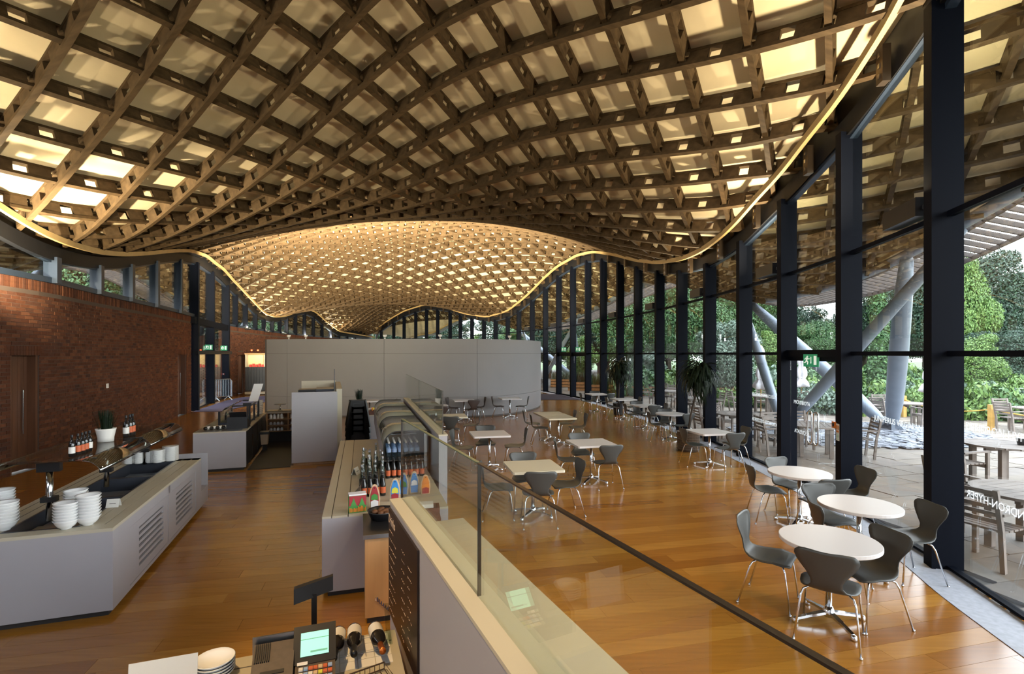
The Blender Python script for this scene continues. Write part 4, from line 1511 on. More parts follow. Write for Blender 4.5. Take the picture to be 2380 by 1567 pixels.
m = MB(); m.box(0, .03, 0, .45, .30, .78); m.box(1.52, 1.55, 0, .45, .30, .78); m.box(.52, .55, 0.02, .45, .30, .78); m.box(0, 1.55, .43, .45, .30, .78); m.build('carcass', 'cabinet_wood', sh)
for z in (.30, .46, .62):
    MB().box(.03, 1.52, 0, .43, z - .015, z).build('shelf', 'cabinet_wood', sh)
MB().box(.02, 1.53, .1, .44, 0, .28).build('plinth', 'rubber', sh)
cup_p = None
def cup(loc, label):
    global cup_p
    if cup_p is None:
        cup_p = thing('cup', label, 'cup', loc, 0, 'white cups stored upside down on the shelves')
        MB().lathe([(.040, 0), (.041, .01), (.034, .06), (.022, .07), (.022, .075)], 14).build('body', 'white_china', cup_p, smooth=True)
        MB().tube([(.036, 0, .015), (.055, 0, .02), (.055, 0, .045), (.034, 0, .05)], .004, 5).build('handle', 'white_china', cup_p)
        kids(cup_p); return
    dup(cup_p, loc, random.random()*6, label)
lv = {.30: 'bottom', .46: 'middle', .62: 'top'}
for z in (.30, .46, .62):
    for i in range(5):
        x = .10 + .09 * i if i < 4 else .62
        for st in range(2 if z == .62 else 1):
            cup(K(x, 3.52, z + .002 + st*.055), 'white cup upside down on the %s shelf of the wooden unit' % lv[z])
# staff floor
fl = flat('rubber_mat', [K(.03, -.05, 0)[:2], K(.84, .0, 0)[:2], K(.84, 3.38, 0)[:2], K(.03, 3.38, 0)[:2]], .001, .012, 'rubber')
tag(fl, 'dark rubber mat on the floor between coffee counter and tall white box', 'mat')
# tall white box wing
kt = thing('tall_counter', 'tall white servery box with high sides and cream inner faces', 'counter', K(.86, .06, 0), KA)
MB().box(.03, .88, .05, 2.6, 0, .06).build('plinth', 'cabinet_wood', kt)
MB().box(0, .92, 0, .05, .06, 1.57).build('front_panel', 'white_laminate', kt)
MB().box(0, .03, .051, .62, .06, .86).build('side_panel', 'cabinet_wood', kt)
MB().box(.03, .90, .051, 2.7, .80, .84).build('worktop', 'cream_laminate', kt)
MB().box(.90, 1.02, .10, 3.1, 0.0, 1.62).build('outer_wall', 'cream_laminate', kt)
MB().box(.03, .899, 3.05, 3.1, .0, 1.66).build('back_panel', 'cream_laminate', kt)
MB().box(.10, .45, .5, .95, .84, 1.59).build('appliance', 'black_plastic', kt)
MB().box(.46, .85, .6, 1.4, .84, 1.585).build('coffee_machine', 'dark_steel', kt)
tb = MB().tube([K(1.72, 0.16, 1.575), K(1.72, .16, 2.06)], .009, 6).build('steel_pole', 'dark_steel')
tag(tb, 'thin dark upright pole on the tall white servery box', 'pole')
# items on the coffee counter
def till(loc, rz, label, pole_h=.40, s=1.0):
    r = thing('cash_register', label, 'till', loc, rz)
    MB().hexa([(-.2*s, -.2*s, 0), (.2*s, -.2*s, 0), (.2*s, .2*s, 0), (-.2*s, .2*s, 0), (-.19*s, -.17*s, .10*s), (.19*s, -.17*s, .10*s), (.19*s, .18*s, .24*s), (-.19*s, .18*s, .24*s)]).build('body', 'black_plastic', r)
    MB().hexa([(-.16*s, .02*s, .17*s), (.16*s, .02*s, .17*s), (.16*s, .06*s, .17*s), (-.16*s, .06*s, .17*s), (-.16*s, .08*s, .34*s), (.16*s, .08*s, .34*s), (.16*s, .12*s, .34*s), (-.16*s, .12*s, .34*s)]).build('screen', 'black_plastic', r)
    MB().box(-.20*s, -.17*s, .1*s, .13*s, .2*s, pole_h).build('display_pole', 'black_plastic', r)
    MB().box(-.26*s, -.10*s, .08*s, .13*s, pole_h, pole_h + .07).build('customer_display', 'black_plastic', r)
    return r
till(K(-.22, .55, .815), KA + PI, 'black cash register on the near end of the coffee counter', .46)
dcx = thing('display_case', 'black-framed glass cake display case on the coffee counter', 'display case', K(-.38, 1.05, .815), KA)
for x in (-.30, .30):
    for y in (0, .72, 1.45):
        MB().box(x - .02, x + .02, y - .02, y + .02, 0, .42 if x > 0 else .30).build('frame_post', 'black_plastic', dcx)
m = MB(); m.box(.28, .32, -.02, 1.47, .40, .43); m.box(-.05, .32, -.02, .02, .40, .43); m.box(-.05, .32, 1.43, 1.47, .40, .43); m.build('top_frame', 'black_plastic', dcx)
for y0, y1 in ((.02, .70), (.74, 1.43)):
    vv = []; ff = []
    A = np.linspace(0, PI/2, 9)
    for a in A:
        x, z = -.05 - .25*math.sin(a), .16 + .26*math.cos(a)
        for k in (0, .006):
            vv += [(x + k, y0, z - k), (x + k, y1, z - k)]
    for i in range(8):
        k = i*4; ff += [(k, k+1, k+5, k+4), (k+2, k+6, k+7, k+3)]
    m = MB(); m.add(vv, ff); m.box(-.305, -.299, y0, y1, 0, .16); m.build('curved_glass', 'clear_glass', dcx)
MB().box(-.28, .28, .0, 1.42, .0, .05).build('base', 'dark_steel', dcx)
MB().box(-.2, .28, .03, 1.4, .21, .218).build('glass_shelf', 'clear_glass', dcx)
lf = MB().hexa([(-.10, -.01, 0), (.10, -.01, 0), (.10, .01, 0), (-.10, .01, 0), (.02, -.01, .42), (.22, -.01, .42), (.22, .01, .42), (.02, .01, .42)]).build('menu_stand', 'label_white')
lf.location = K(-.12, 1.9, 1.25); lf.rotation_euler = (0, 0, KA)
tag(lf, 'leaning pale menu board standing on the glass cake case', 'menu')
vest = MB().hexa([(-.09, -.05, 0), (.08, -.05, .0), (.09, .05, 0), (-.08, .05, 0), (-.06, -.04, .16), (.04, -.03, .13), (.05, .03, .14), (-.05, .03, .17)]).build('cloth', 'hiviz')
vest.location = K(-.42, .93, 1.0); tag(vest, 'crumpled bright yellow cloth behind the coffee counter till', 'cloth')
vest.location = K(-.40, .86, .83)
for k in range(4):
    b_ = bottle(['first', 'second', 'third', 'fourth'][k] + ' dark wine bottle lying on the near corner of coffee counter', K(-.80 + .105*k, .25 + .03*k, .852), lab='label_white', s=1.0, cap='cap_copper', group='wine bottles on the coffee counter')
    b_.rotation_euler = (PI/2 * .98, 0, KA + 2.6)
cs = thing('cup_tower', 'tall stack of white saucers at the far end of coffee counter', 'saucers', K(-.13, 3.15, .815))
for i in range(14):
    MB().lathe([(.05, i*.026), (.085, i*.026 + .016), (.085, i*.026 + .022), (.05, i*.026 + .008)], 18).build('saucer', 'white_china', cs, smooth=True)
def stand(loc, h, R, label):
    r = thing('cake_stand', label, 'stand', loc)
    MB().lathe([(.06, 0), (.06, .01), (.015, .02), (.015, h - .02), (.03, h - .01)], 14).build('stem', 'chrome', r, smooth=True)
    MB().lathe([(R, h - .01), (R, h), (.02, h)], 24).build('plate', 'black_plastic', r)
stand(K(.32, 3.62, .84), .17, .15, 'low dark cake stand on the cup shelf unit')
stand(K(.78, 3.66, .84), .38, .16, 'taller dark cake stand beside the tall white box')
rb = MB().lathe([(.04, 0), (.10, .04), (.11, .08), (.08, .12), (.03, .14), (.015, .17)], 18).build('red_casserole', 'red_plastic', smooth=True)
rb.location = K(.86, 3.52, .84); tag(rb, 'round red lidded pot beside the tall cake stand', 'pot')
bn = thing('waste_bin', 'small cream bin with dark bag hanging on coffee counter doors', 'bin', K(.10, 2.2, .015), KA)
MB().hexa([(-.07, -.1, .15), (.07, -.1, .15), (.07, .1, .15), (-.07, .1, .15), (-.09, -.13, .42), (.09, -.13, .42), (.09, .13, .42), (-.09, .13, .42)]).build('body', 'pack_board', bn)
MB().box(-.1, .1, -.135, .135, .40, .46).build('bag', 'black_plastic', bn)
MB().box(-.05, .05, -.05, .05, 0, .15).build('foot', 'rubber', bn)
# tray holder slips on the dark side
m = MB()
# stacked high chairs
hc = thing('high_chair', 'x', 'high chair')
def hc_mesh():
    m = MB()
    for sx in (-1, 1):
        for sy in (-1, 1):
            m.beam((sx*.26, sy*.24, 0), (sx*.16, sy*.14, .62), .04, .04)
    m.box(-.17, .17, -.15, -.12, .36, .62); m.box(-.2, .2, .12, .155, .36, .62)
    m.box(-.19, -.165, -.15, .15, .40, .60); m.box(.165, .19, -.15, .15, .40, .60)
    return m
hc_mesh().build('frame', 'black_plastic', hc)
MB().box(-.16, .16, -.12, .12, .36, .385).build('seat', 'black_plastic', hc)
MB().box(-.10, .10, -.172, -.151, .47, .56).build('back_slot', 'black_plastic', hc)
kids(hc)
HCL = (-3.66, 12.05)
ords = ['bottom', 'second from bottom', 'third from bottom', 'fourth from bottom', 'second from top', 'top']
for k in range(6):
    if k == 0:
        hc.location = (*HCL, 0); hc.rotation_euler = (0, 0, KA); hc['label'] = 'black high chair, bottom of the stack'; hc['group'] = 'stacked black high chairs'
    else:
        dup(hc, (*HCL, .135*k), KA, 'black high chair, %s of the stack' % ords[k])
# small white counter, basket and plant behind
wc = thing('side_counter', 'small white counter beyond the servery with a snack basket', 'counter', (*G(850, 1040, 0.0), 0) if False else (-3.72, 12.95, 0), .29)
MB().box(0, .62, 0, .6, .06, .80).build('body', 'white_laminate', wc)
MB().box(-.01, .63, -.01, .61, .80, .825).build('worktop', 'cream_laminate', wc)
MB().box(.02, .6, .02, .58, 0, .06).build('plinth', 'rubber', wc)
bk = thing('snack_basket', 'dark wicker basket of gold-wrapped snacks on the small white counter', 'basket', (-3.56, 13.2, .826), .29)
MB().box(-.16, .2, -.12, .12, 0, .10).build('tray', 'wicker_red', bk)
for k in range(24):
    m = MB(); a = random.random()*3; x, y = random.uniform(-.13, .17), random.uniform(-.1, .1)
    m.rbox((x, y), a, .07, .03, .10 + .02*random.random(), .14 + .03*random.random()); m.build('snack', random.choice(['pack_yellow', 'black_plastic', 'pack_orange', 'pack_white']), bk)
hb = thing('potted_herb', 'small green bushy plant behind the stacked high chairs', 'plant', (-4.1, 13.6, .95))
MB().lathe([(.08, 0), (.11, .2)], 14).build('pot', 'label_white', hb)
m = MB()
for k in range(260):
    a = random.random()*2*PI; r0 = .05*random.random(); r1 = r0 + .11*random.random(); h = .06 + .26*random.random()
    p = Vector((r0*math.cos(a), r0*math.sin(a), .18)); q = Vector((r1*math.cos(a), r1*math.sin(a), .18 + h)); d = Vector((-math.sin(a), math.cos(a), 0))*.006
    m.add([p - d, p + d, q + d*.5, q - d*.5], [(0, 1, 2, 3)])
m.build('foliage', 'leaf_dark', hb)
pl = thing('plant_plinth', 'white plinth under the plant behind the high chairs', 'plinth', (-4.1, 13.6, 0), KA)
MB().box(-.14, .14, -.14, .14, 0, .93).build('body', 'white_laminate', pl); MB().box(-.15, .15, -.15, .15, .93, .95).build('top', 'cream_laminate', pl)

# ------------------------------------------------------------------ central servery
SA = math.atan2(.285, .96); SL = (-1.857, 4.96)
S = lambda x, y, z: on(SL, SA, x, y, z)
sv = thing('servery_counter', 'long pale servery counter with grooved tray rail and bottle shelves', 'counter', (*SL, 0), SA)
MB().box(.05, 1.2, .05, 4.5, 0, .06).build('plinth', 'rubber', sv)
MB().box(0, 1.24, 0, .03, .06, .78).build('end_panel', 'white_laminate', sv)
MB().box(0, .03, .031, 4.55, .06, .78).build('front_panel', 'white_laminate', sv)
MB().box(1.21, 1.24, .031, 4.55, .06, .78).build('rear_panel', 'white_laminate', sv)
m = MB(); m.box(0, .085, 0, 4.55, .78, .80); m.box(.093, .24, 0, 4.55, .78, .80); m.box(.248, 1.24, 0, 4.55, .78, .80); m.build('worktop', 'cream_laminate', sv)
MB().box(.08, .26, .001, 4.54, .775, .790).build('groove_lining', 'joint_dark', sv)
wA = setting('trim_2'); wA.location = (*SL, 0); wA.rotation_euler = (0, 0, SA)
MB().box(1.33, 1.44, 1.28, 7.07, 0, 1.33).build('low_wall', 'white_laminate', wA)
MB().box(1.325, 1.445, 1.27, 7.08, 1.33, 1.35).build('wall_cap', 'cream_laminate', wA)
ga = thing('glass_screen', 'frameless glass screen on the low wall behind the servery', 'glass screen', (*SL, 0), SA)
for y0, y1 in ((1.30, 4.1), (4.12, 7.0)):
    MB().box(1.38, 1.39, y0, y1, 1.35, 1.91).build('pane', 'screen_glass', ga)
    MB().box(1.379, 1.391, y0 - .002, y0, 1.35, 1.91).build('polished_edge', 'glass_edge_dark', ga)
    MB().box(1.379, 1.391, y0, y1, 1.91, 1.913).build('top_edge', 'glass_edge', ga)
# refrigerated display with rounded glass lid
fg = thing('display_fridge', 'refrigerated drinks display with rounded glass lid in dark ribs', 'fridge', S(.66, 1.95, .80), SA)
def hood(y0, y1, x0, x1, zs, zt, r, t=.006):
    pts = [(x0, zs)]
    for a in np.linspace(PI, PI/2, 8): pts.append((x0 + r + r*math.cos(a), zt - r + r*math.sin(a)))
    pts.append((x1, zt))
    return pts
def hood_mesh(y0, y1, pts, t):
    vv = []; ff = []
    for (x, z) in pts:
        vv += [(x, y0, z), (x, y1, z), (x + t*.7, y0, z - t), (x + t*.7, y1, z - t)]
    for i in range(len(pts) - 1):
        k = i*4; ff += [(k, k+1, k+5, k+4), (k+2, k+6, k+7, k+3), (k, k+4, k+6, k+2), (k+1, k+3, k+7, k+5)]
    ff += [(0, 2, 3, 1)]; k = (len(pts)-1)*4; ff += [(k, k+1, k+3, k+2)]
    m = MB(); m.add(vv, ff); return m
hp = hood(0, 0, 0, .60, .0, .52, .20)
edges_ = [0.0, 1.75, 3.5, 5.0]
for a, b in zip(edges_[:-1], edges_[1:]):
    hood_mesh(a + .012, b - .012, hp, .006).build('lid_glass', 'lid_glass', fg, smooth=True)
for e in edges_:
    hood_mesh(e - .010, e + .010, [(x - .004 if i == 0 else x, z + .004) for i, (x, z) in enumerate(hp)], .012).build('rib', 'black_plastic', fg)
MB().box(.56, .60, .0, 5.0, 0, .5).build('rear_wall', 'brushed_steel', fg)
MB().box(.01, .56, .0, 5.0, 0.0, .02).build('base', 'dark_steel', fg)
MB().box(-.006, .0, .01, 4.99, .0, .30).build('side_skirt', 'white_laminate', fg)
MB().box(.01, .56, .02, 4.98, .10, .112).build('shelf', 'brushed_steel', fg)
m = MB()
for k in range(170):
    x, y = random.uniform(.06, .52), random.uniform(.9, 2.25); a = random.random()*3
    m.rbox((x, y), a, .09, .025, .36 + .03*random.random(), .40 + .03*random.random())
m.build('snack_bars', 'pack_board', fg, kind='stuff')
MB().box(.04, .54, .85, 2.3, .34, .35).build('upper_tray', 'brushed_steel', fg)
# water bottles
wb = thing('bottle', 'x', 'bottle')
MB().lathe([(.030, 0), (.033, .01), (.031, .10), (.033, .13), (.033, .17), (.012, .215), (.012, .23)], 14).build('body', 'water_plastic', wb, smooth=True)
MB().lathe([(.0338, .105), (.0338, .155)], 14, cap=False).build('label', 'label_blue', wb, smooth=True)
MB().lathe([(.014, .225), (.014, .245)], 10).build('cap', 'label_white', wb)
kids(wb)
first = True
rown = ['front', 'second', 'third', 'fourth', 'fifth', 'sixth']
for j in range(6):
    for i in range(6):
        loc = S(.66 + .08 + .078*i, 2.02 + .085*j, .914)
        lab = 'clear water bottle with blue label, %s row of the display fridge' % rown[j]
        if first:
            wb.location = loc; wb['label'] = lab; wb['group'] = 'water bottles in the display fridge'; first = False
        else:
            dup(wb, loc, 0, lab)
# dark bottles standing in front of the fridge
db = thing('bottle', 'x', 'bottle')
MB().lathe([(.028, 0), (.030, .008), (.030, .13), (.012, .18), (.012, .215)], 14).build('body', 'bottle_dark', db, smooth=True)
MB().lathe([(.0308, .03), (.0308, .10)], 14, cap=False).build('label', 'label_red', db, smooth=True)
MB().lathe([(.014, .21), (.014, .235)], 10).build('cap', 'black_plastic', db)
kids(db); first = True
for j in range(3):
    for i in range(7):
        loc = S(.70 + .072*i, 1.42 + .075*j, .802); lab = 'dark cola bottle with red label, %s row below the water bottles' % rown[j]
        if first: db.location = loc; db['label'] = lab; db['group'] = 'dark bottles in front of the fridge'; first = False
        else: dup(db, loc, 0, lab)
for j in range(3):
    for i in range(4):
        dup(db, S(.40 + .068*i, .62 + .08*j, .802), 0, 'dark beer bottle with orange-red label, %s row behind the red snack pack' % rown[j], 'beer bottles on the servery')
# clear glass bottles, upright, several rows
gb = thing('bottle', 'x', 'bottle')
MB().lathe([(.030, 0), (.033, .01), (.033, .13), (.014, .20), (.015, .27)], 12).build('body', 'clear_glass', gb, smooth=True)
MB().lathe([(.026, .012), (.027, .10), (.024, .12)], 12).build('drink', 'bottle_dark', gb, smooth=True)
MB().lathe([(.016, .262), (.016, .285)], 10).build('cap', 'brushed_steel', gb)
kids(gb); first = True
gn = ['nearest', 'second', 'third', 'fourth', 'fifth', 'sixth', 'seventh', 'eighth', 'ninth']
for j in range(9):
    for i in range(3 if j > 6 else 4):
        loc = S(.38 + .075*i + .004*j + random.uniform(-.012, .012), .95 + .165*j + random.uniform(-.03, .03), .802); lab = 'clear-necked glass bottle, %s rank of the cluster on the servery top' % gn[j]
        if first: gb.location = loc; gb['label'] = lab; gb['group'] = 'glass bottles on the servery'; first = False
        else: dup(gb, loc, 0, lab, scale=(1, 1, random.choice([.82, .95, 1.0, 1.2])))
# tall shoe-sole shaped snack packs
def pack(label, loc, h, main, band, low, rz):
    r = thing('snack_pack', label, 'snack pack', loc, rz, 'upright snack packs on the servery')
    def outline(w, h0, h1, k=12):
        L = [(-w*.85, h0), (w*.85, h0), (w, h0 + (h1-h0)*.35), (w*.92, h0 + (h1-h0)*.62)]
        for a in np.linspace(.15, PI - .15, 7): L.append((w*.62*math.cos(a), h0 + (h1-h0)*(.80 + .2*math.sin(a))))
        L.append((-w*.92, h0 + (h1-h0)*.62)); L.append((-w, h0 + (h1-h0)*.35)); return L
    def plate_(o, y0, y1):
        n = len(o); return [(x, y0, z) for x, z in o] + [(x, y1, z) for x, z in o], [tuple(range(n)), tuple(range(n, 2*n))[::-1]] + [(i, n+i, n+(i+1) % n, (i+1) % n) for i in range(n)]
    o = outline(.055, 0, h); m = MB(); m.add(*plate_(o, -.012, .012)); m.build('card_back', 'pack_board', r)
    o = outline(.043, .01, h*.93); m = MB(); m.add(*plate_(o, -.018, -.0125)); m.build('printed_face', main, r)
    m = MB(); m.add(*plate_([(-.036, h*.36), (.036, h*.36), (.03, h*.55), (0, h*.62), (-.03, h*.55)], -.021, -.0182)); m.build('picture', band, r)
    m = MB(); m.add(*plate_([(-.036, h*.04), (.036, h*.04), (.038, h*.30), (0, h*.36), (-.038, h*.30)], -.021, -.0182)); m.build('badge', low, r)
    m = MB(); m.lathe([(.006, -.001), (.006, .001)], 8); m.v = [(x, -.020 + z, h*.86 + y) for x, y, z in m.v]; m.build('hang_hole', 'black_plastic', r)
    return r
pack('dark red pointed snack pack with white oval badge', S(.50, .16, .802), .245, 'pack_red', 'pack_green', 'pack_white', SA)
pack('blue pointed snack pack with green leaf picture, nearest of the blue ones', S(.72, .36, .802), .245, 'pack_blue', 'pack_yellow', 'pack_red', SA - .1)
pack('blue pointed snack pack set behind the nearest blue one', S(.83, .58, .802), .25, 'pack_blue', 'pack_green', 'pack_blue', SA - .2)
pack('slate blue pointed snack pack seen through the near glass', S(.95, .62, .802), .25, 'pack_blue', 'pack_white', 'pack_blue', SA)
pack('orange pointed snack pack seen through the near glass', S(1.07, .55, .802), .22, 'pack_orange', 'pack_orange', 'pack_red', SA)
gp = thing('snack_box', 'low red box with two green trees printed on it', 'snack box', S(.33, .10, .802), SA + .1)
MB().box(-.085, .085, -.05, .05, 0, .17).build('box', 'pack_green', gp)
MB().box(-.082, .082, -.054, -.0505, .07, .168).build('red_field', 'pack_red', gp)
m = MB()
for x in (-.04, .04): m.add([(x-.03, -.056, .07), (x+.03, -.056, .07), (x, -.056, .15)], [(0, 1, 2)])
m.build('tree_print', 'pack_green', gp)
m = MB()
for k in range(12): m.rbox((-.075 + .0135*k, -.0555), 0, .008, .003, .01, .04 + .03*random.random())
m.build('flower_print', 'pack_orange', gp)
MB().box(-.085, .085, -.051, .051, .171, .185).build('crimped_top', 'pack_white', gp)
label_card(S(.30, 1.75, .802), SA + 1.2, 'narrow pale price card lying against the glass bottles', 1.3)
lc2 = MB().hexa([(0, -.15, 0), (.004, -.15, 0), (.004, .15, 0), (0, .15, 0), (.10, -.15, .11), (.104, -.15, .11), (.104, .15, .11), (.10, .15, .11)]).build('acrylic_stand', 'brushed_steel')
lc2.location = S(.26, .55, .803); lc2.rotation_euler = (0, 0, SA); tag(lc2, 'slanted grey ticket holder on the edge beside the snack packs', 'ticket holder')

# black topped cabinet in front
cb = thing('service_cabinet', 'wooden service cabinet with black top at the servery end', 'cabinet', S(.40, -.62, 0), SA)
MB().box(0.02, .42, .03, .60, 0, .06).build('plinth', 'rubber', cb)
MB().box(0, .42, 0, .62, .06, .76).build('carcass', 'cabinet_wood', cb)
MB().box(-.015, .43, -.015, .62, .765, .80).build('worktop', 'black_plastic', cb)
MB().box(-.016, .43, -.022, -.0155, .765, .80).build('edge_strip', 'brushed_steel', cb)
MB().lathe([(.016, 0), (.016, .02)], 10, (.1, -.02, .22)).build('socket', 'chrome', cb)
bb = thing('bread_basket', 'round black basket of dark rolls on the black cabinet top', 'basket', S(.56, -.20, .801))
MB().lathe([(.10, 0), (.13, .07), (.14, .085), (.125, .075), (.10, .02)], 20).build('bowl', 'black_plastic', bb, smooth=True)
for k in range(7):
    a = k * 2.4; rr_ = .02 + .011*k
    m = MB(); m.lathe([(.004, -.012), (.028, -.008), (.034, .006), (.022, .022), (.004, .028)], 10, (rr_*math.cos(a), rr_*math.sin(a), .06)); m.build('roll', 'bread', bb, smooth=True)
# coiled cable
pts = []
p0, p1 = Vector(S(.50, -.655, .24)), Vector(S(.80, -.70, .10))
for k in range(170):
    f_ = k/169; a = k*.62
    c = p0.lerp(p1, f_) + Vector((0, 0, -.06*math.sin(f_*PI)))
    pts.append((c.x, c.y + .014*math.cos(a), c.z + .014*math.sin(a)))
cc = MB().tube(pts, .0032, 5).build('coiled_cable', 'cable_blue', smooth=True)
tag(cc, 'dark blue coiled cable plugged into the wooden cabinet side', 'cable')

# ------------------------------------------------------------------ near menu wall with glass balustrade
BA = math.atan2(.403, .915); BL = (-.753, 3.14)
Bp = lambda x, y, z: on(BL, BA, x, y, z)
wB = setting('trim_3'); wB.location = (*BL, 0); wB.rotation_euler = (0, 0, BA)
MB().box(0, .145, -4.6, 0, 0, 1.485).build('low_wall', 'white_laminate', wB)
MB().box(-.004, .149, -4.6, .004, 1.485, 1.50).build('wall_cap', 'cream_laminate', wB)
gs = thing('glass_balustrade', 'frameless glass balustrade set along the near white wall top', 'glass screen', (*BL, 0), BA)
for y0, y1 in ((-1.395, -.005), (-4.5, -1.405)):
    MB().box(.066, .078, y0, y1, 1.50, 1.99).build('pane', 'screen_glass', gs)
    MB().box(.065, .079, y0, y1, 1.99, 1.995).build('top_edge', 'glass_edge' if y0 > -2 else 'glass_edge_dark', gs)
    MB().box(.065, .079, y1, y1 + .003, 1.50, 1.995).build('end_edge', 'glass_edge_dark', gs)
mbd = thing('menu_board', 'black menu board with pale handwriting on the near white wall', 'menu board', Bp(-.012, 0, 0), BA)
MB().box(0, .010, -.767, -.012, .82, 1.455).build('board', 'board_black', mbd)
hd = text_mesh('heading_lettering', 'Drinks', .075, 'chalk', (-.0015, -.12, 1.37), (PI/2, 0, -PI/2), mbd)
m = MB()
rr = random.Random(3)
for col_y, wmax, z0, z1 in ((-.04, .20, .86, 1.33), (-.40, .09, .84, 1.33), (-.56, .09, .84, 1.30)):
    z = z1
    while z > z0:
        L = wmax * rr.uniform(.5, 1.0); y = col_y
        while y > col_y - L:
            w = rr.uniform(.012, .03)
            for q in range(2):
                yy = y - w*q/2
                m.beam((-.0008, yy, z + rr.uniform(-.003, .003)), (-.0008, yy - w*.35, z + rr.uniform(-.005, .005)), .0012, .0018, up=(1, 0, 0))
            y -= w + .008
        z -= .052
m.build('menu_lines', 'chalk', mbd)
lg = thing('side_ledge', 'plain cream-topped ledge counter on the dining side of near wall', 'counter', (*BL, 0), BA)
MB().box(.50, .98, -3.6, 1.54, .775, .80).build('worktop', 'cream_laminate', lg)
MB().box(.52, .96, -3.58, 1.50, .0, .774).build('body', 'white_laminate', lg)
bx = thing('wooden_crate', 'brown wooden crate with paper packets beside the snack packs', 'crate', (*G(990, 1200, .80), .80), .2)
for k, (a, b, c_, d) in enumerate(((-.13, .13, -.09, -.075), (-.13, .13, .075, .09), (-.13, -.115, -.075, .075), (.115, .13, -.075, .075), (-.115, .115, -.075, .075))):
    MB().box(a, b, c_, d, 0, .10 if k < 4 else .012).build('side' if k < 4 else 'bottom', 'wicker_red', bx)
MB().box(-.10, .07, -.06, .06, .012, .13).build('packet', 'paper', bx)
cst = thing('crate_stand', 'brown timber stand under the wooden crate', 'stand', (*G(990, 1200, .80), 0), .2)
MB().box(-.14, .14, -.10, .10, .74, .80).build('top', 'wicker_red', cst)
for sx in (-.12, .12):
    for sy in (-.08, .08):
        MB().box(sx-.015, sx+.015, sy-.015, sy+.015, 0, .74).build('leg', 'wicker_red', cst)

# ------------------------------------------------------------------ counter with the till at the bottom of the view
TA = math.atan2(.33, .92); TL = (-.686, 2.84)
T = lambda x, y, z: on(TL, TA, x, y, z)
tcn = thing('till_counter', 'cream counter carrying the near till in front of the camera', 'counter', (*TL, 0), TA)
MB().box(-1.62, .03, -.62, 0, .82, .85).build('worktop', 'cream_laminate', tcn)
MB().box(-1.58, 0, -.60, -.03, .0, .82).build('body', 'white_laminate', tcn)
for y in (-.10,):
    MB().box(-1.62, .0, y - .004, y + .004, .8501, .8508).build('groove', 'joint_dark', tcn)
for k in range(4):
    for j in range(4):
        MB().box(-.35 + .085*k, -.35 + .085*k + .081, -.30 + .07*j, -.30 + .07*j + .066, .8505, .853).build('tile', 'label_white', tcn)
def P3(x, y, h): return Vector((*G(x, y, h), h))
tl = thing('cash_register', 'brown-black cash register with lit green screen in front of the camera', 'till', (*T(-.455, -.357, .85),), TA); tl.scale = (.75, .75, .75)
MB().box(-.25, .22, -.16, .12, 0, .08).build('cash_drawer', 'till_brown', tl)
# printer block with ribbed lid
MB().hexa([(-.25, -.14, .08), (-.02, -.14, .08), (-.02, .10, .08), (-.25, .10, .08), (-.25, -.14, .15), (-.02, -.14, .15), (-.02, .10, .26), (-.25, .10, .26)]).build('printer', 'till_brown', tl)
m = MB()
for k in range(8):
    x = -.24 + .011*k
    m.hexa([(x, -.02, .205), (x+.006, -.02, .205), (x+.006, .09, .255), (x, .09, .255), (x, -.02, .215), (x+.006, -.02, .215), (x+.006, .09, .265), (x, .09, .265)])
m.build('cooling_ribs', 'black_plastic', tl)
MB().hexa([(-.20, -.095, .171), (-.07, -.095, .171), (-.07, -.075, .18), (-.20, -.075, .18), (-.20, -.097, .176), (-.07, -.097, .176), (-.07, -.077, .185), (-.20, -.077, .185)]).build('paper_slot', 'black_plastic', tl)
MB().hexa([(-.265, .12, .02), (-.0, .12, .02), (-.0, .13, .02), (-.265, .13, .02), (-.265, .13, .29), (-.0, .13, .29), (-.0, .14, .29), (-.265, .14, .29)]).build('rear_shield', 'brushed_steel', tl)
# screen
def slab(p, w, h, t, tilt, mat, name, par):
    """upright slab centred at p facing local -y, leaning back by tilt"""
    c, s_ = math.cos(tilt), math.sin(tilt)
    P = []
    for dy in (0, t):
        for (a, b) in ((-w/2, -h/2), (w/2, -h/2), (w/2, h/2), (-w/2, h/2)):
            P.append((p[0] + a, p[1] + b*s_ + dy*c, p[2] + b*c - dy*s_))
    mm = MB(); mm.add(P, [(0, 1, 2, 3), (4, 7, 6, 5), (0, 4, 5, 1), (1, 5, 6, 2), (2, 6, 7, 3), (3, 7, 4, 0)]); return mm.build(name, mat, par)
tilt = .75
slab((.10, .04, .24), .25, .22, .03, tilt, 'black_plastic', 'screen_housing', tl)
sc_ = slab((.10, .035, .243), .165, .135, .004, tilt, 'till_screen', 'screen', tl)
slab((.10, .052, .265), .165, .004, .003, tilt, 'screen_line', 'screen_rule', tl)
slab((.125, .0, .212), .10, .010, .003, tilt, 'screen_line', 'screen_bar', tl)
MB().hexa([(-.01, -.16, .08), (.22, -.16, .08), (.22, -.03, .08), (-.01, -.03, .08), (-.01, -.16, .11), (.22, -.16, .11), (.22, -.03, .155), (-.01, -.03, .155)]).build('keyboard_base', 'till_brown', tl)
for k in range(7):
    for j in range(3):
        x = .01 + .028*k; y = -.15 + .035*j; z = .115 + .35*(y + .16)
        MB().box(x, x + .024, y, y + .03, z, z + .008).build('key', rr.choice(['pack_board', 'label_white', 'label_red', 'label_blue', 'pack_yellow', 'label_white']), tl)
slab((.03, -.035, .165), .06, .018, .003, tilt, 'label_white', 'maker_plate', tl)
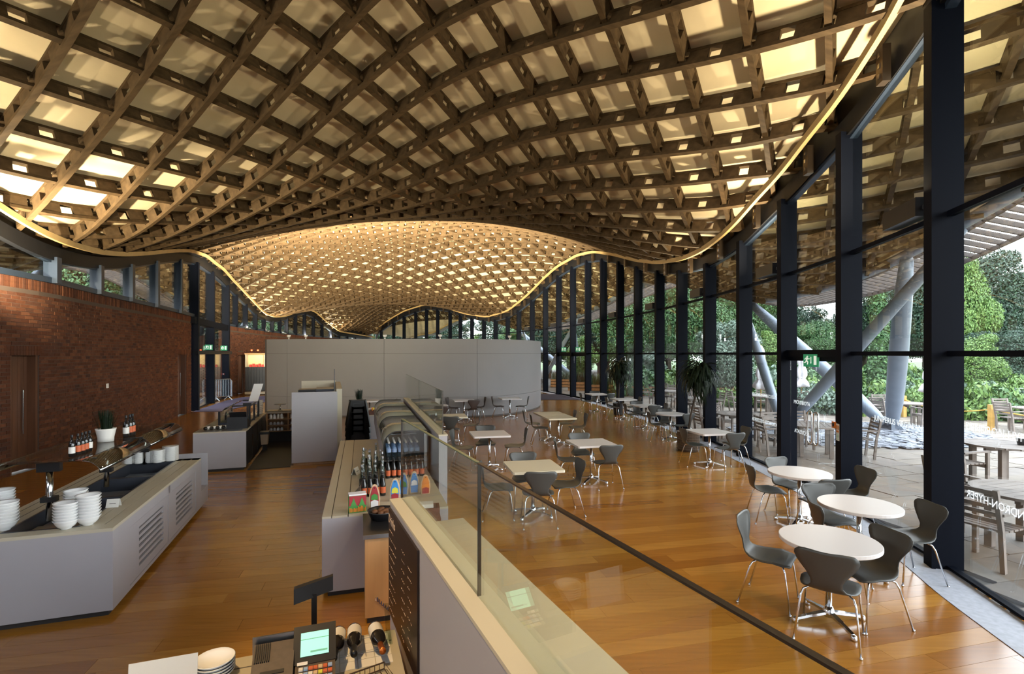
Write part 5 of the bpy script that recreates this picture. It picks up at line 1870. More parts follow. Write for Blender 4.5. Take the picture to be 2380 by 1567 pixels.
# pole with the customer display
MB().box(.07, .105, .335, .37, 0, .42).build('display_pole', 'black_plastic', tl)
MB().hexa([(-.04, .31, .375), (.21, .36, .415), (.21, .40, .415), (-.04, .36, .375), (-.04, .32, .475), (.21, .37, .51), (.21, .41, .51), (-.04, .37, .475)]).build('customer_display', 'black_plastic', tl)
# wine bottles lying on a wire rack
wr = thing('wire_rack', 'low wire rack holding lying wine bottles beside the till', 'rack', T(-.20, -.12, .853), TA)
for y in (-.08, .06):
    MB().tube([(-.15, y, .012), (.17, y, .012)], .0014, 5).build('wire', 'brushed_steel', wr)
for x in (-.14, -.04, .06, .16):
    MB().tube([(x, -.1, .005), (x, .08, .005)], .0014, 5).build('wire', 'brushed_steel', wr)
for k, (px, py, cp, lb) in enumerate(((825, 1492, 'black_plastic', 'label_white'), (874, 1488, 'cap_copper', 'label_white'), (788, 1500, 'black_plastic', 'label_white'))):
    p = P3(px, py, .90)
    r = thing('wine_bottle', ['dark wine bottle with black neck lying beside the till', 'dark wine bottle with copper neck lying nearest the menu wall', 'dark wine bottle lying partly behind the till screen'][k], 'bottle', p + Vector((0, .02, 0)))
    MB().lathe([(.034, 0), (.037, .006), (.037, .16), (.030, .185), (.015, .215), (.0135, .225)], 18).build('body', 'bottle_dark', r, smooth=True)
    MB().lathe([(.0155, .22), (.0155, .29), (.0165, .292), (.0165, .30)], 14).build('neck_foil', cp, r, smooth=True)
    MB().lathe([(.0374, .02), (.0374, .12)], 18, cap=False).build('label', lb, r, smooth=True)
    r.rotation_euler = (PI/2 * .93, 0, TA + [-.05, .05, -.1][k])
    r.location = p + Vector((-.04, .12, 0))
bt = thing('wire_tray', 'dark twisted wire tray beside the wall at the picture bottom', 'tray', T(-.12, -.44, .853), TA + .25); bt.scale = (.62, .62, .8)
for z in (.01, .05):
    MB().tube([(-.15, -.1, z), (.12, -.1, z), (.12, .1, z), (-.15, .1, z)], .005, 6, closed=True).build('hoop', 'basket', bt)
for k in range(8):
    x = -.15 + .0385*k
    MB().tube([(x, .1, .05), (x, .1, .01), (x, -.1, .01), (x, -.1, .05)], .003, 5).build('wire', 'basket', bt)
ac = thing('ticket_holder', 'clear acrylic ticket stand between wine bottles and wall', 'ticket holder', (*P3(898, 1470, .85),), TA)
MB().hexa([(-.012, -.12, 0), (.012, -.12, 0), (.012, -.115, 0), (-.012, -.115, 0), (-.012, .0, .16), (.012, .0, .16), (.012, .005, .16), (-.012, .005, .16)]).build('blade', 'clear_glass', ac)
MB().box(-.02, .02, -.13, .02, 0, .004).build('foot', 'clear_glass', ac)
nc = thing('notice_card', 'blank-looking pale card standing at the bottom edge of the picture', 'card', T(-1.0, -.30, .84), TA)
slab((0, 0, .115), .26, .21, .003, .12, 'paper', 'card', nc)
MB().box(-.13, .13, -.03, .05, 0, .008).build('foot', 'clear_glass', nc)
bw = thing('plate_stack', 'shallow white bowls stacked beside the near till', 'bowls', T(-.83, -.15, .852)); bw.scale = (.8, .8, .9)
for i in range(5):
    z = i*.016
    MB().lathe([(.05, z), (.055, z+.006), (.095, z+.030), (.11, z+.045), (.107, z+.047), (.09, z+.034), (.03, z+.014)], 28).build('bowl', 'white_china', bw, smooth=True)
# ------------------------------------------------------------------ outside: ground, paving, slate bed
m = MB(); m.box(-120, 120, -60, 170, -.25, -.06)
ground = setting('ground', m.build('ground', 'lawn'))
m = MB(); m.box(-30, 18.5, -12, 75, -.06, -.045)
paving = setting('terrace', m.build('terrace', 'stone_joint')); paving.name = 'pavement'
stones = []
v = -6.0
rs = random.Random(11)
while v < 34:
    hh = rs.uniform(.42, .68)
    base = bv * (v + hh/2)
    # start at the facade
    tline = np.linspace(0, 24, 240)
    X = base[0] + bu[0]*tline; Y = base[1] + bu[1]*tline
    ok = X > Rc.X(Y) + .10
    lim = 17.0
    if ok.any():
        t0 = tline[np.argmax(ok)]
        t = t0 + rs.uniform(0, .05)
        while t < 22:
            L = rs.uniform(.55, 1.15)
            c = base + bu * (t + L/2)
            if c[0] < lim + .5 and -3 < c[1] < 38:
                stones.append((c, L, hh, rs.random()))
            t += L
    v += hh
stones.sort(key=lambda q: (0 if (q[0][1] > 4.2 and q[0][0] < 1.02*q[0][1]) else 100) + q[0][1])
rest = MB()
for k, (c, L, hh, tn) in enumerate(stones):
    z = -.002 - .010*rs.random()
    if k < 300:
        m = MB(); m.rbox(c, ANG + rs.uniform(-.006, .006), L - .018, hh - .018, -.045, z, tone=tn); m.build('flagstone', 'stone', paving, toned=True)
    else:
        rest.rbox(c, ANG, L - .018, hh - .018, -.045, z, tone=tn)
rest.build('flagstones', 'stone', paving, toned=True, kind='stuff')
# slate chippings around the strut feet
m = MB()
for k in range(3200):
    a = rs.random()*2*PI; r = math.sqrt(rs.random())
    x, y = 10.25 + 3.5*r*math.cos(a), 15.3 + 2.5*r*math.sin(a)
    L, w = rs.uniform(.12, .34), rs.uniform(.07, .2); tl_ = rs.uniform(-.02, .05)
    an = rs.random()*PI; z = rs.uniform(0, .05)
    ca, sa = math.cos(an), math.sin(an); P = []
    for zz in (0, .018):
        for (p, q) in ((-L/2, -w/2), (L/2, -w/2*.7), (L/2*.8, w/2), (-L/2*.9, w/2*.8)):
            P.append((x + p*ca - q*sa, y + p*sa + q*ca, z + zz + p*tl_*2))
    m.hexa(P, tone=rs.random())
o = m.build('slate_chippings', 'slate', toned=True); o['kind'] = 'stuff'; o['label'] = 'oval bed of loose grey-blue slate around the strut feet'; o['category'] = 'slate bed'

# ------------------------------------------------------------------ tapered steel struts carrying the roof edge
def strut_pair(label, foot, tops, r=.21):
    root = thing('roof_strut', label, 'strut', (0, 0, 0), 0, None)
    f = Vector(foot)
    for t_ in tops:
        t_ = Vector(t_)
        d = t_ - f
        pts = [f + d*u for u in (0.02, .10, .2, .5, .85, 1.0)]
        MB().tube(pts, [.05, r*.8, r, r*1.05, r*.85, r*.6], 16).build('leg', 'steel_grey', root, smooth=True)
        q = f + d*.065
        a_ = MB().lathe([(.13, -.14), (.13, .14)], 16); 
        side = Vector((d.y, -d.x, 0)).normalized()
        rot = side.to_track_quat('Z', 'Y').to_matrix()
        a_.v = [tuple(rot @ Vector(p) + q) for p in a_.v]
        a_.build('pin_boss', 'steel_grey', root)
        h = Vector((d.x, d.y, 0)).normalized()
        s = Vector((-h.y, h.x, 0)) * .045
        P0, P1, P2, P3_ = f - h*.35, f + h*.55, f + h*.50 + Vector((0, 0, .42)), f + Vector((0, 0, .40))
        for P in ():
            pass
        B = [P0, P1, P2, P3_]
        MB().hexa([tuple(B[0]-s), tuple(B[0]+s), tuple(B[1]+s), tuple(B[1]-s), tuple(B[3]-s-h*.05), tuple(B[3]+s-h*.05), tuple(B[2]+s), tuple(B[2]-s)]).build('foot_plate', 'steel_grey', root)
    return root
def redge(Y, c=Rout, dz=-.3):
    p = c.at(c.sY(Y)); return (p[0], p[1], float(surf(p[0], p[1])[0]) + dz)
strut_pair('pair of grey tapered steel struts with foot standing in the slate', (11.9, 15.9, 0), [redge(11.9), redge(19.0)], .22)
strut_pair('pair of grey tapered steel struts whose foot the door mullion hides', (8.5, 15.9, 0), [redge(10.4), redge(19.6)], .15)
strut_pair('grey steel struts outside the far valley of the window wall', (5.6, 41.5, 0), [redge(37.0), redge(45.0)], .22)
strut_pair('grey steel struts outside the far valley, foot nearer the glass', (2.3, 40.2, 0), [redge(36.2), redge(44.0)], .15)
strut_pair('grey steel struts seen through the clerestory over the brick wall', (-17.8, 13.8, 0), [redge(11, Lout), redge(17.5, Lout)], .2)
strut_pair('second pair of grey steel struts beyond the clerestory', (-15.6, 14.6, 0), [redge(10.2, Lout), redge(18.4, Lout)], .15)
strut_pair('grey steel struts outside the left wall by the far dip of roof', (-23.5, 38, 0), [redge(34, Lout), redge(42, Lout)], .2)

# ------------------------------------------------------------------ terrace furniture
gt = thing('garden_chair', 'x', 'chair')
m = MB()
for sx in (-.24, .24):
    m.beam((sx, -.22, 0), (sx, -.26, .45), .045, .045, up=(0, 1, 0)); m.beam((sx, -.26, .45), (sx, -.36, .92), .045, .04, up=(0, 1, 0)); m2 = None
m.build('back_post', 'teak', gt)
for sx in (-.25, .25):
    MB().box(sx - .025, sx + .025, .20, .25, 0, .64).build('leg', 'teak', gt)
    MB().hexa([(sx-.03, -.29, .63), (sx+.03, -.29, .63), (sx+.03, .27, .64), (sx-.03, .27, .64), (sx-.03, -.29, .66), (sx+.03, -.29, .66), (sx+.03, .27, .67), (sx-.03, .27, .67)]).build('armrest', 'teak', gt)
for k in range(5):
    MB().box(-.24, .24, -.20 + .09*k, -.13 + .09*k, .43, .45).build('seat_slat', 'teak', gt)
for k in range(5):
    z = .54 + .08*k; y = -.27 - (z - .45) * .21
    MB().box(-.24, .24, y - .008, y + .012, z, z + .045).build('back_slat', 'teak', gt)
MB().box(-.25, .25, .20, .235, .36, .43).build('front_rail', 'teak', gt)
kids(gt)
gtab = thing('garden_table', 'x', 'table')
R = .60
for k in range(11):
    y = -.55 + .11*k; w = math.sqrt(max(R*R - y*y, .01))
    MB().box(-w, w, y - .05, y + .05, .70, .725).build('slat', 'teak', gtab)
m = MB()
A = np.linspace(0, 2*PI, 33)[:-1]
vv = []; ff = []
for a in A:
    for (r, z) in ((R - .07, .695), (R + .02, .695), (R + .02, .728), (R - .07, .728)):
        vv.append((r*math.cos(a), r*math.sin(a), z))
for i in range(32):
    for k in range(4): ff.append((i*4 + k, ((i+1) % 32)*4 + k, ((i+1) % 32)*4 + (k+1) % 4, i*4 + (k+1) % 4))
m.add(vv, ff); m.build('rim', 'teak', gtab)
for sx in (-.3, .3):
    for sy in (-.3, .3):
        MB().box(sx-.04, sx+.04, sy-.04, sy+.04, 0, .70).build('leg', 'teak', gtab)
MB().box(-.34, .34, -.03, .03, .60, .69).build('cross_rail', 'teak', gtab)
kids(gtab)
firstT = [True]; firstC = [True]
def gtable(x, y, label, s=1.0):
    if firstT[0]:
        firstT[0] = False; gtab.location = (x, y, 0); gtab.rotation_euler = (0, 0, .3); gtab['label'] = label; gtab['group'] = 'teak terrace tables'; return
    dup(gtab, (x, y, 0), .3 + x, label)
def gchair(x, y, ang, label):
    if firstC[0]:
        firstC[0] = False; gt.location = (x, y, 0); gt.rotation_euler = (0, 0, math.radians(ang) - PI/2); gt['label'] = label; gt['group'] = 'teak terrace chairs'; return
    dup(gt, (x, y, 0), math.radians(ang) - PI/2, label)
def gset(cx, cy, name, angs, r=.92):
    gtable(cx, cy, 'weathered teak round table, ' + name)
    side = {0: 'east', 90: 'far', 180: 'building', 270: 'camera'}
    for a in angs:
        th = math.radians(a)
        d = 'far' if math.sin(th) > .6 else 'near' if math.sin(th) < -.6 else 'building' if math.cos(th) < 0 else 'garden'
        gchair(cx + r*math.cos(th), cy + r*math.sin(th), a + 180, 'teak slat-back armchair, %s side of the table %s' % (d, name))
gset(6.35, 6.15, 'nearest the camera outside the glass', (95, 200, 275))
gset(9.1, 9.4, 'with a small plant, outside the near glass', (100, 190, 350))
gset(7.15, 12.0, 'right behind the glass door', (80, 175, 345))
gset(6.35, 14.2, 'between door and leaning palm outside', (100, 185, 280))
gset(13.4, 17.3, 'beyond the slate bed by the rope fence', (90, 195, 345, 265))
gset(12.2, 21.4, 'under the middle closed parasol', (120, 0, 240))
gset(9.95, 20.3, 'under the parasol by the autumn tree', (60, 180, 300))
gset(16.2, 15.6, 'at the picture edge by the rope fence', (90, 185))
gset(9.0, 25.5, 'far along the terrace by the planters', (60, 180, 300))
gset(7.0, 23.0, 'opposite the farthest indoor tables', (60, 180, 300))
gset(6.8, 19.4, 'outside the glass by the farther palm', (60, 0, 280))
pt = thing('potted_plant', 'small leafy plant in dark pot on the terrace table', 'plant', (9.35, 9.3, .73))
MB().lathe([(.07, 0), (.09, .12)], 12).build('pot', 'black_plastic', pt)

# leafy clumps ---------------------------------------------------
def leaf_mesh(name, mat, blobs, n, size, seed, droop=0.0, aspect=.55):
    """n leaf cards spread through the outer shell of a set of ellipsoid blobs (c, r)"""
    g = np.random.default_rng(seed)
    vols = np.array([b[1][0]*b[1][1]*b[1][2] for b in blobs]) ** (2/3); vols /= vols.sum()
    bi = g.choice(len(blobs), n, p=vols)
    C = np.array([b[0] for b in blobs])[bi]; Rr = np.array([b[1] for b in blobs])[bi]
    d = g.normal(size=(n, 3)); d /= np.linalg.norm(d, axis=1)[:, None]
    rad = 1 - np.abs(g.normal(size=n)) * .16 + g.normal(size=n) * .05
    P = C + d * Rr * rad[:, None]
    nrm = d + g.normal(size=(n, 3)) * .7 + np.array([0, 0, .3]); nrm /= np.linalg.norm(nrm, axis=1)[:, None]
    a = np.cross(nrm, g.normal(size=(n, 3))); a /= np.linalg.norm(a, axis=1)[:, None]; b = np.cross(nrm, a)
    s = size * g.uniform(.6, 1.3, n)
    a *= s[:, None]; b *= (s * aspect)[:, None]
    V = np.empty((n, 4, 3)); V[:, 0] = P - a; V[:, 1] = P - b*.9 + a*.1; V[:, 2] = P + a; V[:, 3] = P + b*.9 + a*.1
    V[:, 2, 2] -= droop * s; V[:, 0, 2] -= droop * s * .3
    me = bpy.data.meshes.new(name)
    me.from_pydata(V.reshape(-1, 3).tolist(), [], np.arange(n*4).reshape(n, 4).tolist())
    t = np.clip(g.normal(.5, .22, n) + (P[:, 2] - P[:, 2].mean()) * .0, 0, 1)
    at = me.attributes.new('tone', 'FLOAT', 'FACE'); at.data.foreach_set('value', t.astype(np.float32))
    me.materials.append(M[mat]); me.update()
    return me
def crown_blobs(seed, w, h, z0, n=11):
    g = random.Random(seed); B = [((0, 0, z0 + h*.5), (w*.62, w*.62, h*.42))]
    for k in range(n):
        a = g.random()*2*PI; r = w*.62*math.sqrt(g.random()); z = z0 + h*(.18 + .72*g.random())
        q = w*g.uniform(.22, .40) * (1.15 - .5*(z - z0)/h)
        B.append(((r*math.cos(a), r*math.sin(a), z), (q, q, q*.75)))
    return B
TREES = {}
def tree_proto(key, mat, w, h, z0, n, size, seed):
    me = leaf_mesh('crown', mat, crown_blobs(seed, w, h, z0), n, size, seed)
    mt = MB()
    mt.tube([(0, 0, -.1), (.1, 0, z0*.6), (0, .1, z0 + h*.3), (.1, 0, z0 + h*.7)], [.30, .22, .15, .05], 8)
    g = random.Random(seed)
    for k in range(6):
        a = g.random()*2*PI; z = z0 + h*g.uniform(0, .4)
        mt.tube([(0, 0, z*.8), (w*.5*math.cos(a), w*.5*math.sin(a), z + h*.3)], [.1, .03], 6)
    TREES[key] = (me, mt.mesh('trunk', 'bark'))
tree_proto('dark', 'leaf_dark', 4.2, 9.0, 1.2, 40000, .095, 1)
tree_proto('dark2', 'leaf_dark', 4.8, 7.5, 2.0, 40000, .095, 5)
tree_proto('mid', 'leaf_mid', 4.0, 8.0, 1.0, 38000, .09, 2)
tree_proto('light', 'leaf_light', 3.0, 6.0, .6, 26000, .085, 3)
tree_proto('grey', 'leaf_grey', 3.2, 5.0, .4, 22000, .085, 4)
def tree(key, x, y, s, sz, rz, name, label, cat='tree', group=None):
    r = thing(name, label, cat, (x, y, -.06), rz, group)
    r.scale = (s, s, sz)
    a, b = TREES[key]
    link('crown', a, r); link('trunk', b, r)
    return r
# (kind, pixel column, distance, scale, height scale, label)
TL_ = [
 ('dark', 2290, 40, 1.05, 1.12, 'tall dark spreading tree beside the open sky at right'),
 ('dark2', 2372, 44, 1.0, .98, 'lower dark tree at the picture edge under the open sky'),
 ('light', 2245, 29, .62, 1.25, 'narrow bright yellow-green tree right of the near black mullion'),
 ('light', 2262, 23, .55, .52, 'low bright lime bush-like tree right of the near black mullion'),
 ('dark2', 2365, 27, .60, .42, 'rounded dark shrub tree beyond the rope at the picture edge'),
 ('dark', 2150, 42, 1.0, 1.10, 'dark tree filling the gap left of the near black mullion'),
 ('mid', 2085, 47, 1.0, 1.35, 'mid green tree behind the thick vertical roof strut'),
 ('dark', 2010, 50, 1.0, 1.05, 'dark tree right of the bright sky gap over the door'),
 ('mid', 1905, 46, .8, .66, 'low rounded green tree under the sky gap over the glass door'),
 ('dark2', 1860, 52, .9, .78, 'dark tree under the left part of sky gap over the door'),
 ('light', 1800, 33, .62, .62, 'yellowing bushy tree behind the closed parasols'),
 ('dark', 1795, 50, 1.05, 1.35, 'tall dark tree behind the yellowing one'),
 ('mid', 1720, 36, .9, 1.1, 'mid green tree right of the leaning indoor palm'),
 ('grey', 1690, 27, .7, .8, 'silvery shrub tree behind the leaning indoor palm'),
 ('dark', 1640, 47, 1.1, 1.5, 'very tall dark tree above the leaning indoor palm'),
 ('mid', 1590, 34, .85, 1.05, 'leafy green tree between two mullions left of leaning palm'),
 ('dark2', 1555, 45, 1.1, 1.5, 'very tall dark tree behind the middle window bays'),
 ('mid', 1515, 40, .9, 1.15, 'green tree right of the farther indoor palm'),
 ('dark', 1470, 48, 1.1, 1.3, 'dark tree above the farther indoor palm'),
 ('grey', 1500, 31, .55, .5, 'grey-green shrub behind the orange planters'),
 ('mid', 1440, 42, .8, .9, 'green tree just behind the farther indoor palm'),
 ('dark', 1395, 46, .95, 1.0, 'dark tree behind the glazed far entrance, its right side'),
 ('light', 1350, 40, .6, .6, 'light green tree seen through the far entrance doors'),
 ('mid', 1325, 52, .9, .85, 'green tree beyond the far entrance doors'),
 ('dark2', 1275, 50, .9, .8, 'dark tree just right of the white curved wall'),
 ('mid', 1215, 56, .9, .75, 'green tree peeping over the right end of white wall'),
 ('dark', 1160, 66, 1.0, .75, 'dark tree over the white wall near its right end'),
 ('light', 1105, 68, .9, .8, 'light tree peeping over the white wall top'),
 ('dark', 1050, 75, 1.1, .8, 'dark tree peeping over the middle of white wall'),
 ('mid', 990, 80, 1.1, .85, 'green tree peeping over the middle of white wall'),
 ('dark2', 930, 84, 1.1, .9, 'dark tree at the far tip of the building'),
 ('mid', 860, 86, 1.2, .9, 'green tree past the far tip of the building'),
]
for k, (kd, px, D, s, sz, lb) in enumerate(TL_):
    tree(kd, (px - 1190)/FPX*D, D, s, sz, k*1.3, {'dark': 'broadleaf_tree', 'dark2': 'broadleaf_tree', 'mid': 'broadleaf_tree', 'light': 'bushy_tree', 'grey': 'silver_shrub'}[kd], lb)
# a farther belt of woodland closing the horizon
belt = [('broadleaf_tree', ('dark', 'mid', 'dark2')[k % 3], px) for k, px in enumerate(range(1230, 2560, 46))]
for k, (nm, kd, px) in enumerate(belt):
    D = 62 + 5*(k % 3)
    tree(kd, (px - 1190)/FPX*D, D, 1.25, .95 if not 1850 < px < 1990 and px < 2290 else .66, k*.7, nm, 'distant woodland tree beyond the garden', 'tree', 'distant woodland trees')
# slim columnar tree
me = leaf_mesh('crown', 'leaf_mid', [((.05*math.sin(k*2), .05*math.cos(k*3), .5 + .55*k), (.75 - .06*k, .75 - .06*k, .6)) for k in range(11)], 9000, .10, 9)
ct = thing('columnar_tree', 'slim upright columnar tree left of the thick vertical strut', 'tree', ((2047-1190)/FPX*26, 26, -.06)); link('crown', me, ct)
MB().tube([(0, 0, 0), (0, 0, 5)], [.12, .04], 8).build('trunk', 'bark', ct)
# trees on the far side, behind the clerestory
LLAB = ['dark tree through the clerestory at the picture edge', 'green tree through second clerestory pane', 'dark tree through the third clerestory pane', 'green tree behind the two struts over the brick wall', 'dark tree through the clerestory panes near the entrance',
        'green tree through the tall entrance glass', 'dark tree above the left entrance', 'green tree beyond the low eaves dip at left', 'dark tree beyond low eaves, farther along', 'green tree beyond the second low stretch of clerestory', 'dark tree at the far left of the building tip']
for k, (px, D) in enumerate(((40, 26), (165, 27), (255, 31), (325, 34), (385, 38), (470, 44), (520, 50), (585, 56), (640, 64), (700, 72), (770, 82))):
    tree(['dark', 'mid', 'dark2'][k % 3], (px - 1190)/FPX*D, D, 1.0, 1.05, k, 'broadleaf_tree', LLAB[k])
# beds of low shrubs beyond the terrace
sh_me = [leaf_mesh('foliage', mt, [((0, 0, .3), (.9, .7, .38)), ((.6, .2, .35), (.5, .5, .4)), ((-.6, -.1, .3), (.5, .5, .42)), ((.1, .4, .55), (.4, .4, .35))], 1500, .085, 20 + i) for i, mt in enumerate(('leaf_light', 'leaf_mid', 'leaf_grey'))]
bed = rs
k = 0
for (px, D) in [(x_, d_) for d_ in (18.6, 20.5, 23) for x_ in range(1640, 2390, 42)]:
    X = (px - 1190)/FPX*D
    if X < 7.8 + (23 - D)*.9 + (4.6 if D < 20 else 2): continue
    if D < 20 and px < 2210 : D2 = D + 5
    else: D2 = D
    X = (px - 1190)/FPX*D2
    r = thing('low_shrub', 'low leafy shrub in the planting bed behind the rope fence', 'shrub', (X + rs.uniform(-.3, .3), D2 + rs.uniform(-.4, .4), -.05), rs.random()*6, 'low shrubs behind the rope fence')
    r.scale = (1.0, 1.0, rs.uniform(.9, 1.7)); link('foliage', sh_me[[0, 0, 1, 0, 2][k % 5]], r); k += 1
for q, px in enumerate(range(1480, 2420, 34)):
    D = 29 + (q % 3)*1.5; X = (px - 1190)/FPX*D
    r = thing('hedge_shrub', 'tall hedge shrub at the foot of the garden trees', 'shrub', (X, D, -.05), q*1.1, 'hedge shrubs below the garden trees')
    r.scale = (1.7, 1.5, 2.1); link('foliage', sh_me[[1, 2, 1, 0][q % 4]], r)
# orange planters with grasses
gm = MB()
for q in range(700):
    x, y = rs.uniform(-.85, .85), rs.uniform(-.25, .25); a = rs.random()*2*PI; h = rs.uniform(.25, .75); o_ = rs.uniform(.05, .3)
    p = Vector((x, y, .6)); e = Vector((x + o_*math.cos(a), y + o_*math.sin(a), .6 + h)); d = Vector((-math.sin(a), math.cos(a), 0))*.018
    gm.add([p - d, p + d, e], [(0, 1, 2)], tone=rs.random())
grass_me = {mt: gm.mesh('grasses', mt, toned=True) for mt in ('leaf_mid', 'leaf_grey', 'leaf_dark')}
pn = 0
plabs = 'orange slatted timber planter with grasses along the far terrace'
for (X, D) in ((.85, 40), (3.76, 37), (4.6, 33.2), (5.6, 30.4), (7.7, 29.0), (9.7, 28.5), (11.7, 28.1), (13.7, 27.7), (15.7, 27.3)):
    r = thing('planter', 'orange slatted planter, %s' % ['by the curved wall end', 'far left behind the entrance', 'seen through the far doors', 'just right of the far doors', 'behind the farther palm', 'between the two palms', 'behind the leaning palm crown', 'beyond the leftmost closed parasol', 'last of the row towards the lawn'][pn], 'planter', (X, D, -.05), -.15)
    for z in (.04, .24, .44):
        MB().box(-.92, .92, -.34, -.30, z, z + .15).build('slat', 'planter_orange', r)
    for x in (-.93, -.05, .83):
        MB().box(x, x + .1, -.30, -.22, 0, .62).build('post', 'bark', r)
    MB().box(-.9, .9, -.2, .3, 0, .58).build('soil_box', 'soil', r)
    link('grasses', grass_me[['leaf_mid', 'leaf_grey', 'leaf_dark'][pn % 3]], r, kind='stuff')
    pn += 1
# rope fence posts
posts = [G(2300, 1003), (13.9, 18.9), G(1911, 962), (17.2, 14.4)]
posts = [(17.6, 13.2), (15.0, 15.9), (14.9, 19.3), (14.2, 22.4), (12.4, 23.8), (9.8, 24.6)]
fr_ = thing('rope_fence', 'low yellow-orange post and rope fence edging the terrace', 'fence')
for (x, y) in posts:
    MB().box(x-.06, x+.06, y-.06, y+.06, -.05, .80).build('post', 'post_orange', fr_)
for (a, b) in zip(posts[:-1], posts[1:]):
    P = [(a[0] + (b[0]-a[0])*u, a[1] + (b[1]-a[1])*u, .66 - .22*4*u*(1-u)) for u in np.linspace(0, 1, 10)]
    MB().tube(P, .022, 6).build('rope', 'rope_yellow', fr_)
# closed parasols
def parasol(x, y, label):
    r = thing('parasol', label, 'parasol', (x, y, 0))
    MB().tube([(0, 0, .0), (0, 0, 2.75)], .022, 8).build('pole', 'post_orange', r)
    MB().lathe([(.25, 0), (.25, .06), (.04, .09)], 14).build('base', 'rubber', r)
    n = 20; prof = [(.03, 2.72), (.10, 2.55), (.13, 2.2), (.15, 2.0), (.10, 1.90), (.16, 1.7), (.17, 1.5), (.11, 1.38), (.22, 1.2), (.27, 1.02), (.10, .98)]
    vv = []; ff = []
    for (rd, z) in prof:
        for k in range(n):
            a = 2*PI*k/n; q = rd * (1 + .34*math.sin(a*5 + z*2)) 
            vv.append((q*math.cos(a), q*math.sin(a), z + .03*math.sin(a*3)*(rd > .1)))
    for i in range(len(prof)-1):
        for k in range(n): ff.append((i*n + k, (i+1)*n + k, (i+1)*n + (k+1) % n, i*n + (k+1) % n))
    m = MB(); m.add(vv, ff); m.build('folded_canopy', 'canvas_white', r, smooth=True)
    MB().lathe([(.115, 1.36), (.115, 1.40)], 12).build('tie', 'canvas_white', r)
parasol(9.95, 20.3, 'closed white parasol behind the left roof strut')
parasol(12.2, 21.4, 'closed white parasol seen through the glass door')
parasol(14.9, 18.1, 'closed white parasol beside the near black mullion')

# ------------------------------------------------------------------ indoor palms
def palm(x, y, crown, R, pot, label, basket=True):
    r = thing('potted_palm', label, 'plant', (x, y, 0))
    cx, cy, cz = crown
    if basket:
        pm_ = MB().lathe([(.24, 0), (.26, .03), (.27, .46), (.285, .48), (.26, .48), (.255, .42)], 24).build('pot', 'basket', r)
        for z in np.arange(.05, .47, .06):
            MB().lathe([(.268, z), (.278, z + .012), (.268, z + .024)], 24, cap=False).build('woven_band', 'basket', pm_)
    else:
        MB().lathe([(.16, 0), (.2, .03), (.23, .45), (.245, .47), (.22, .47), (.21, .42)], 20).build('pot', 'black_plastic', r)
    MB().lathe([(.2, .40), (.2, .41)], 16).build('soil', 'soil', r)
    MB().tube([(0, 0, .40), (cx*.2, cy*.2, cz*.45), (cx*.7, cy*.7, cz*.75), (cx, cy, cz)], [.030, .026, .024, .018], 8).build('stem', 'bark', r, smooth=True)
    g = random.Random(int(x*10)); protos = []
    for q in range(4):
        m = MB(); L = R * (1.0 + .12*q); w = .034; pts = []; bend = 1.0 + .3*q
        for u in np.linspace(0, 1, 7):
            th = bend*u*1.1
            pts.append((L*(math.sin(th)/bend/1.1*1.0), L*.45*u - L*1.05*u*u*(.75 + .14*q)))
        vv = []; ff = []
        for i, (a, z) in enumerate(pts):
            ww = w * math.sin(PI * min(.08 + i/6.5, 1.0))
            vv += [(a, -ww, z), (a, 0, z + ww*.25), (a, ww, z)]
        for i in range(6):
            k = i*3; ff += [(k, k+3, k+4, k+1), (k+1, k+4, k+5, k+2)]
        m.add(vv, ff); protos.append(m.mesh('leaf', 'leaf_palm'))
    for q in range(230):
        o = link('leaf', protos[q % 4], r)
        lift = g.uniform(-.35, .30) * R
        o.location = (cx + g.uniform(-.09, .09), cy + g.uniform(-.09, .09), cz + lift)
        s = g.uniform(.75, 1.1) * (1 - .25*abs(lift)/R)
        o.rotation_euler = (g.uniform(-.3, .3), -g.uniform(-.55, .5) - lift*.8, g.random()*2*PI)
        o.scale = (s, s, s)
    return r
palm(4.36, 12.55, (.26, -.05, 1.92), .62, 0, 'leaning dark palm in a woven basket among the window tables')
palm(4.18, 19.9, (.03, 0, 1.86), .66, 0, 'dark bushy palm in a black pot farther down the window row', False)

# ------------------------------------------------------------------ odds and ends by the left entrance
cb_ = thing('crowd_barrier', 'steel crowd barrier standing on the entrance mat', 'barrier', (*G(516, 931), 0), 1.15)
P = [(-.55, 0, .16), (-.55, 0, .98), (-.47, 0, 1.08), (.47, 0, 1.08), (.55, 0, .98), (.55, 0, .16)]
MB().tube(P, .02, 8).build('frame', 'barrier_steel', cb_)
MB().tube([(-.55, 0, .2), (.55, 0, .2)], .016, 6).build('bottom_rail', 'barrier_steel', cb_)
for k in range(11):
    x = -.46 + .092*k; MB().tube([(x, 0, .2), (x, 0, 1.07)], .007, 5).build('bar', 'barrier_steel', cb_)
for x in (-.35, .35):
    MB().tube([(x, -.3, .018), (x, 0, .20), (x, .3, .018)], .016, 6).build('foot', 'barrier_steel', cb_)
al = thing('fire_call_point', 'small red fire call point on the brick pier', 'alarm', (-15.55, float(Lc.at(seg2[0])[1]) - .06, 1.30), .2)
MB().box(-.06, .06, -.04, .0, -.05, .05).build('housing', 'red_plastic', al)
MB().box(-.03, .03, -.044, -.041, -.025, .025).build('glass_plate', 'label_white', al)
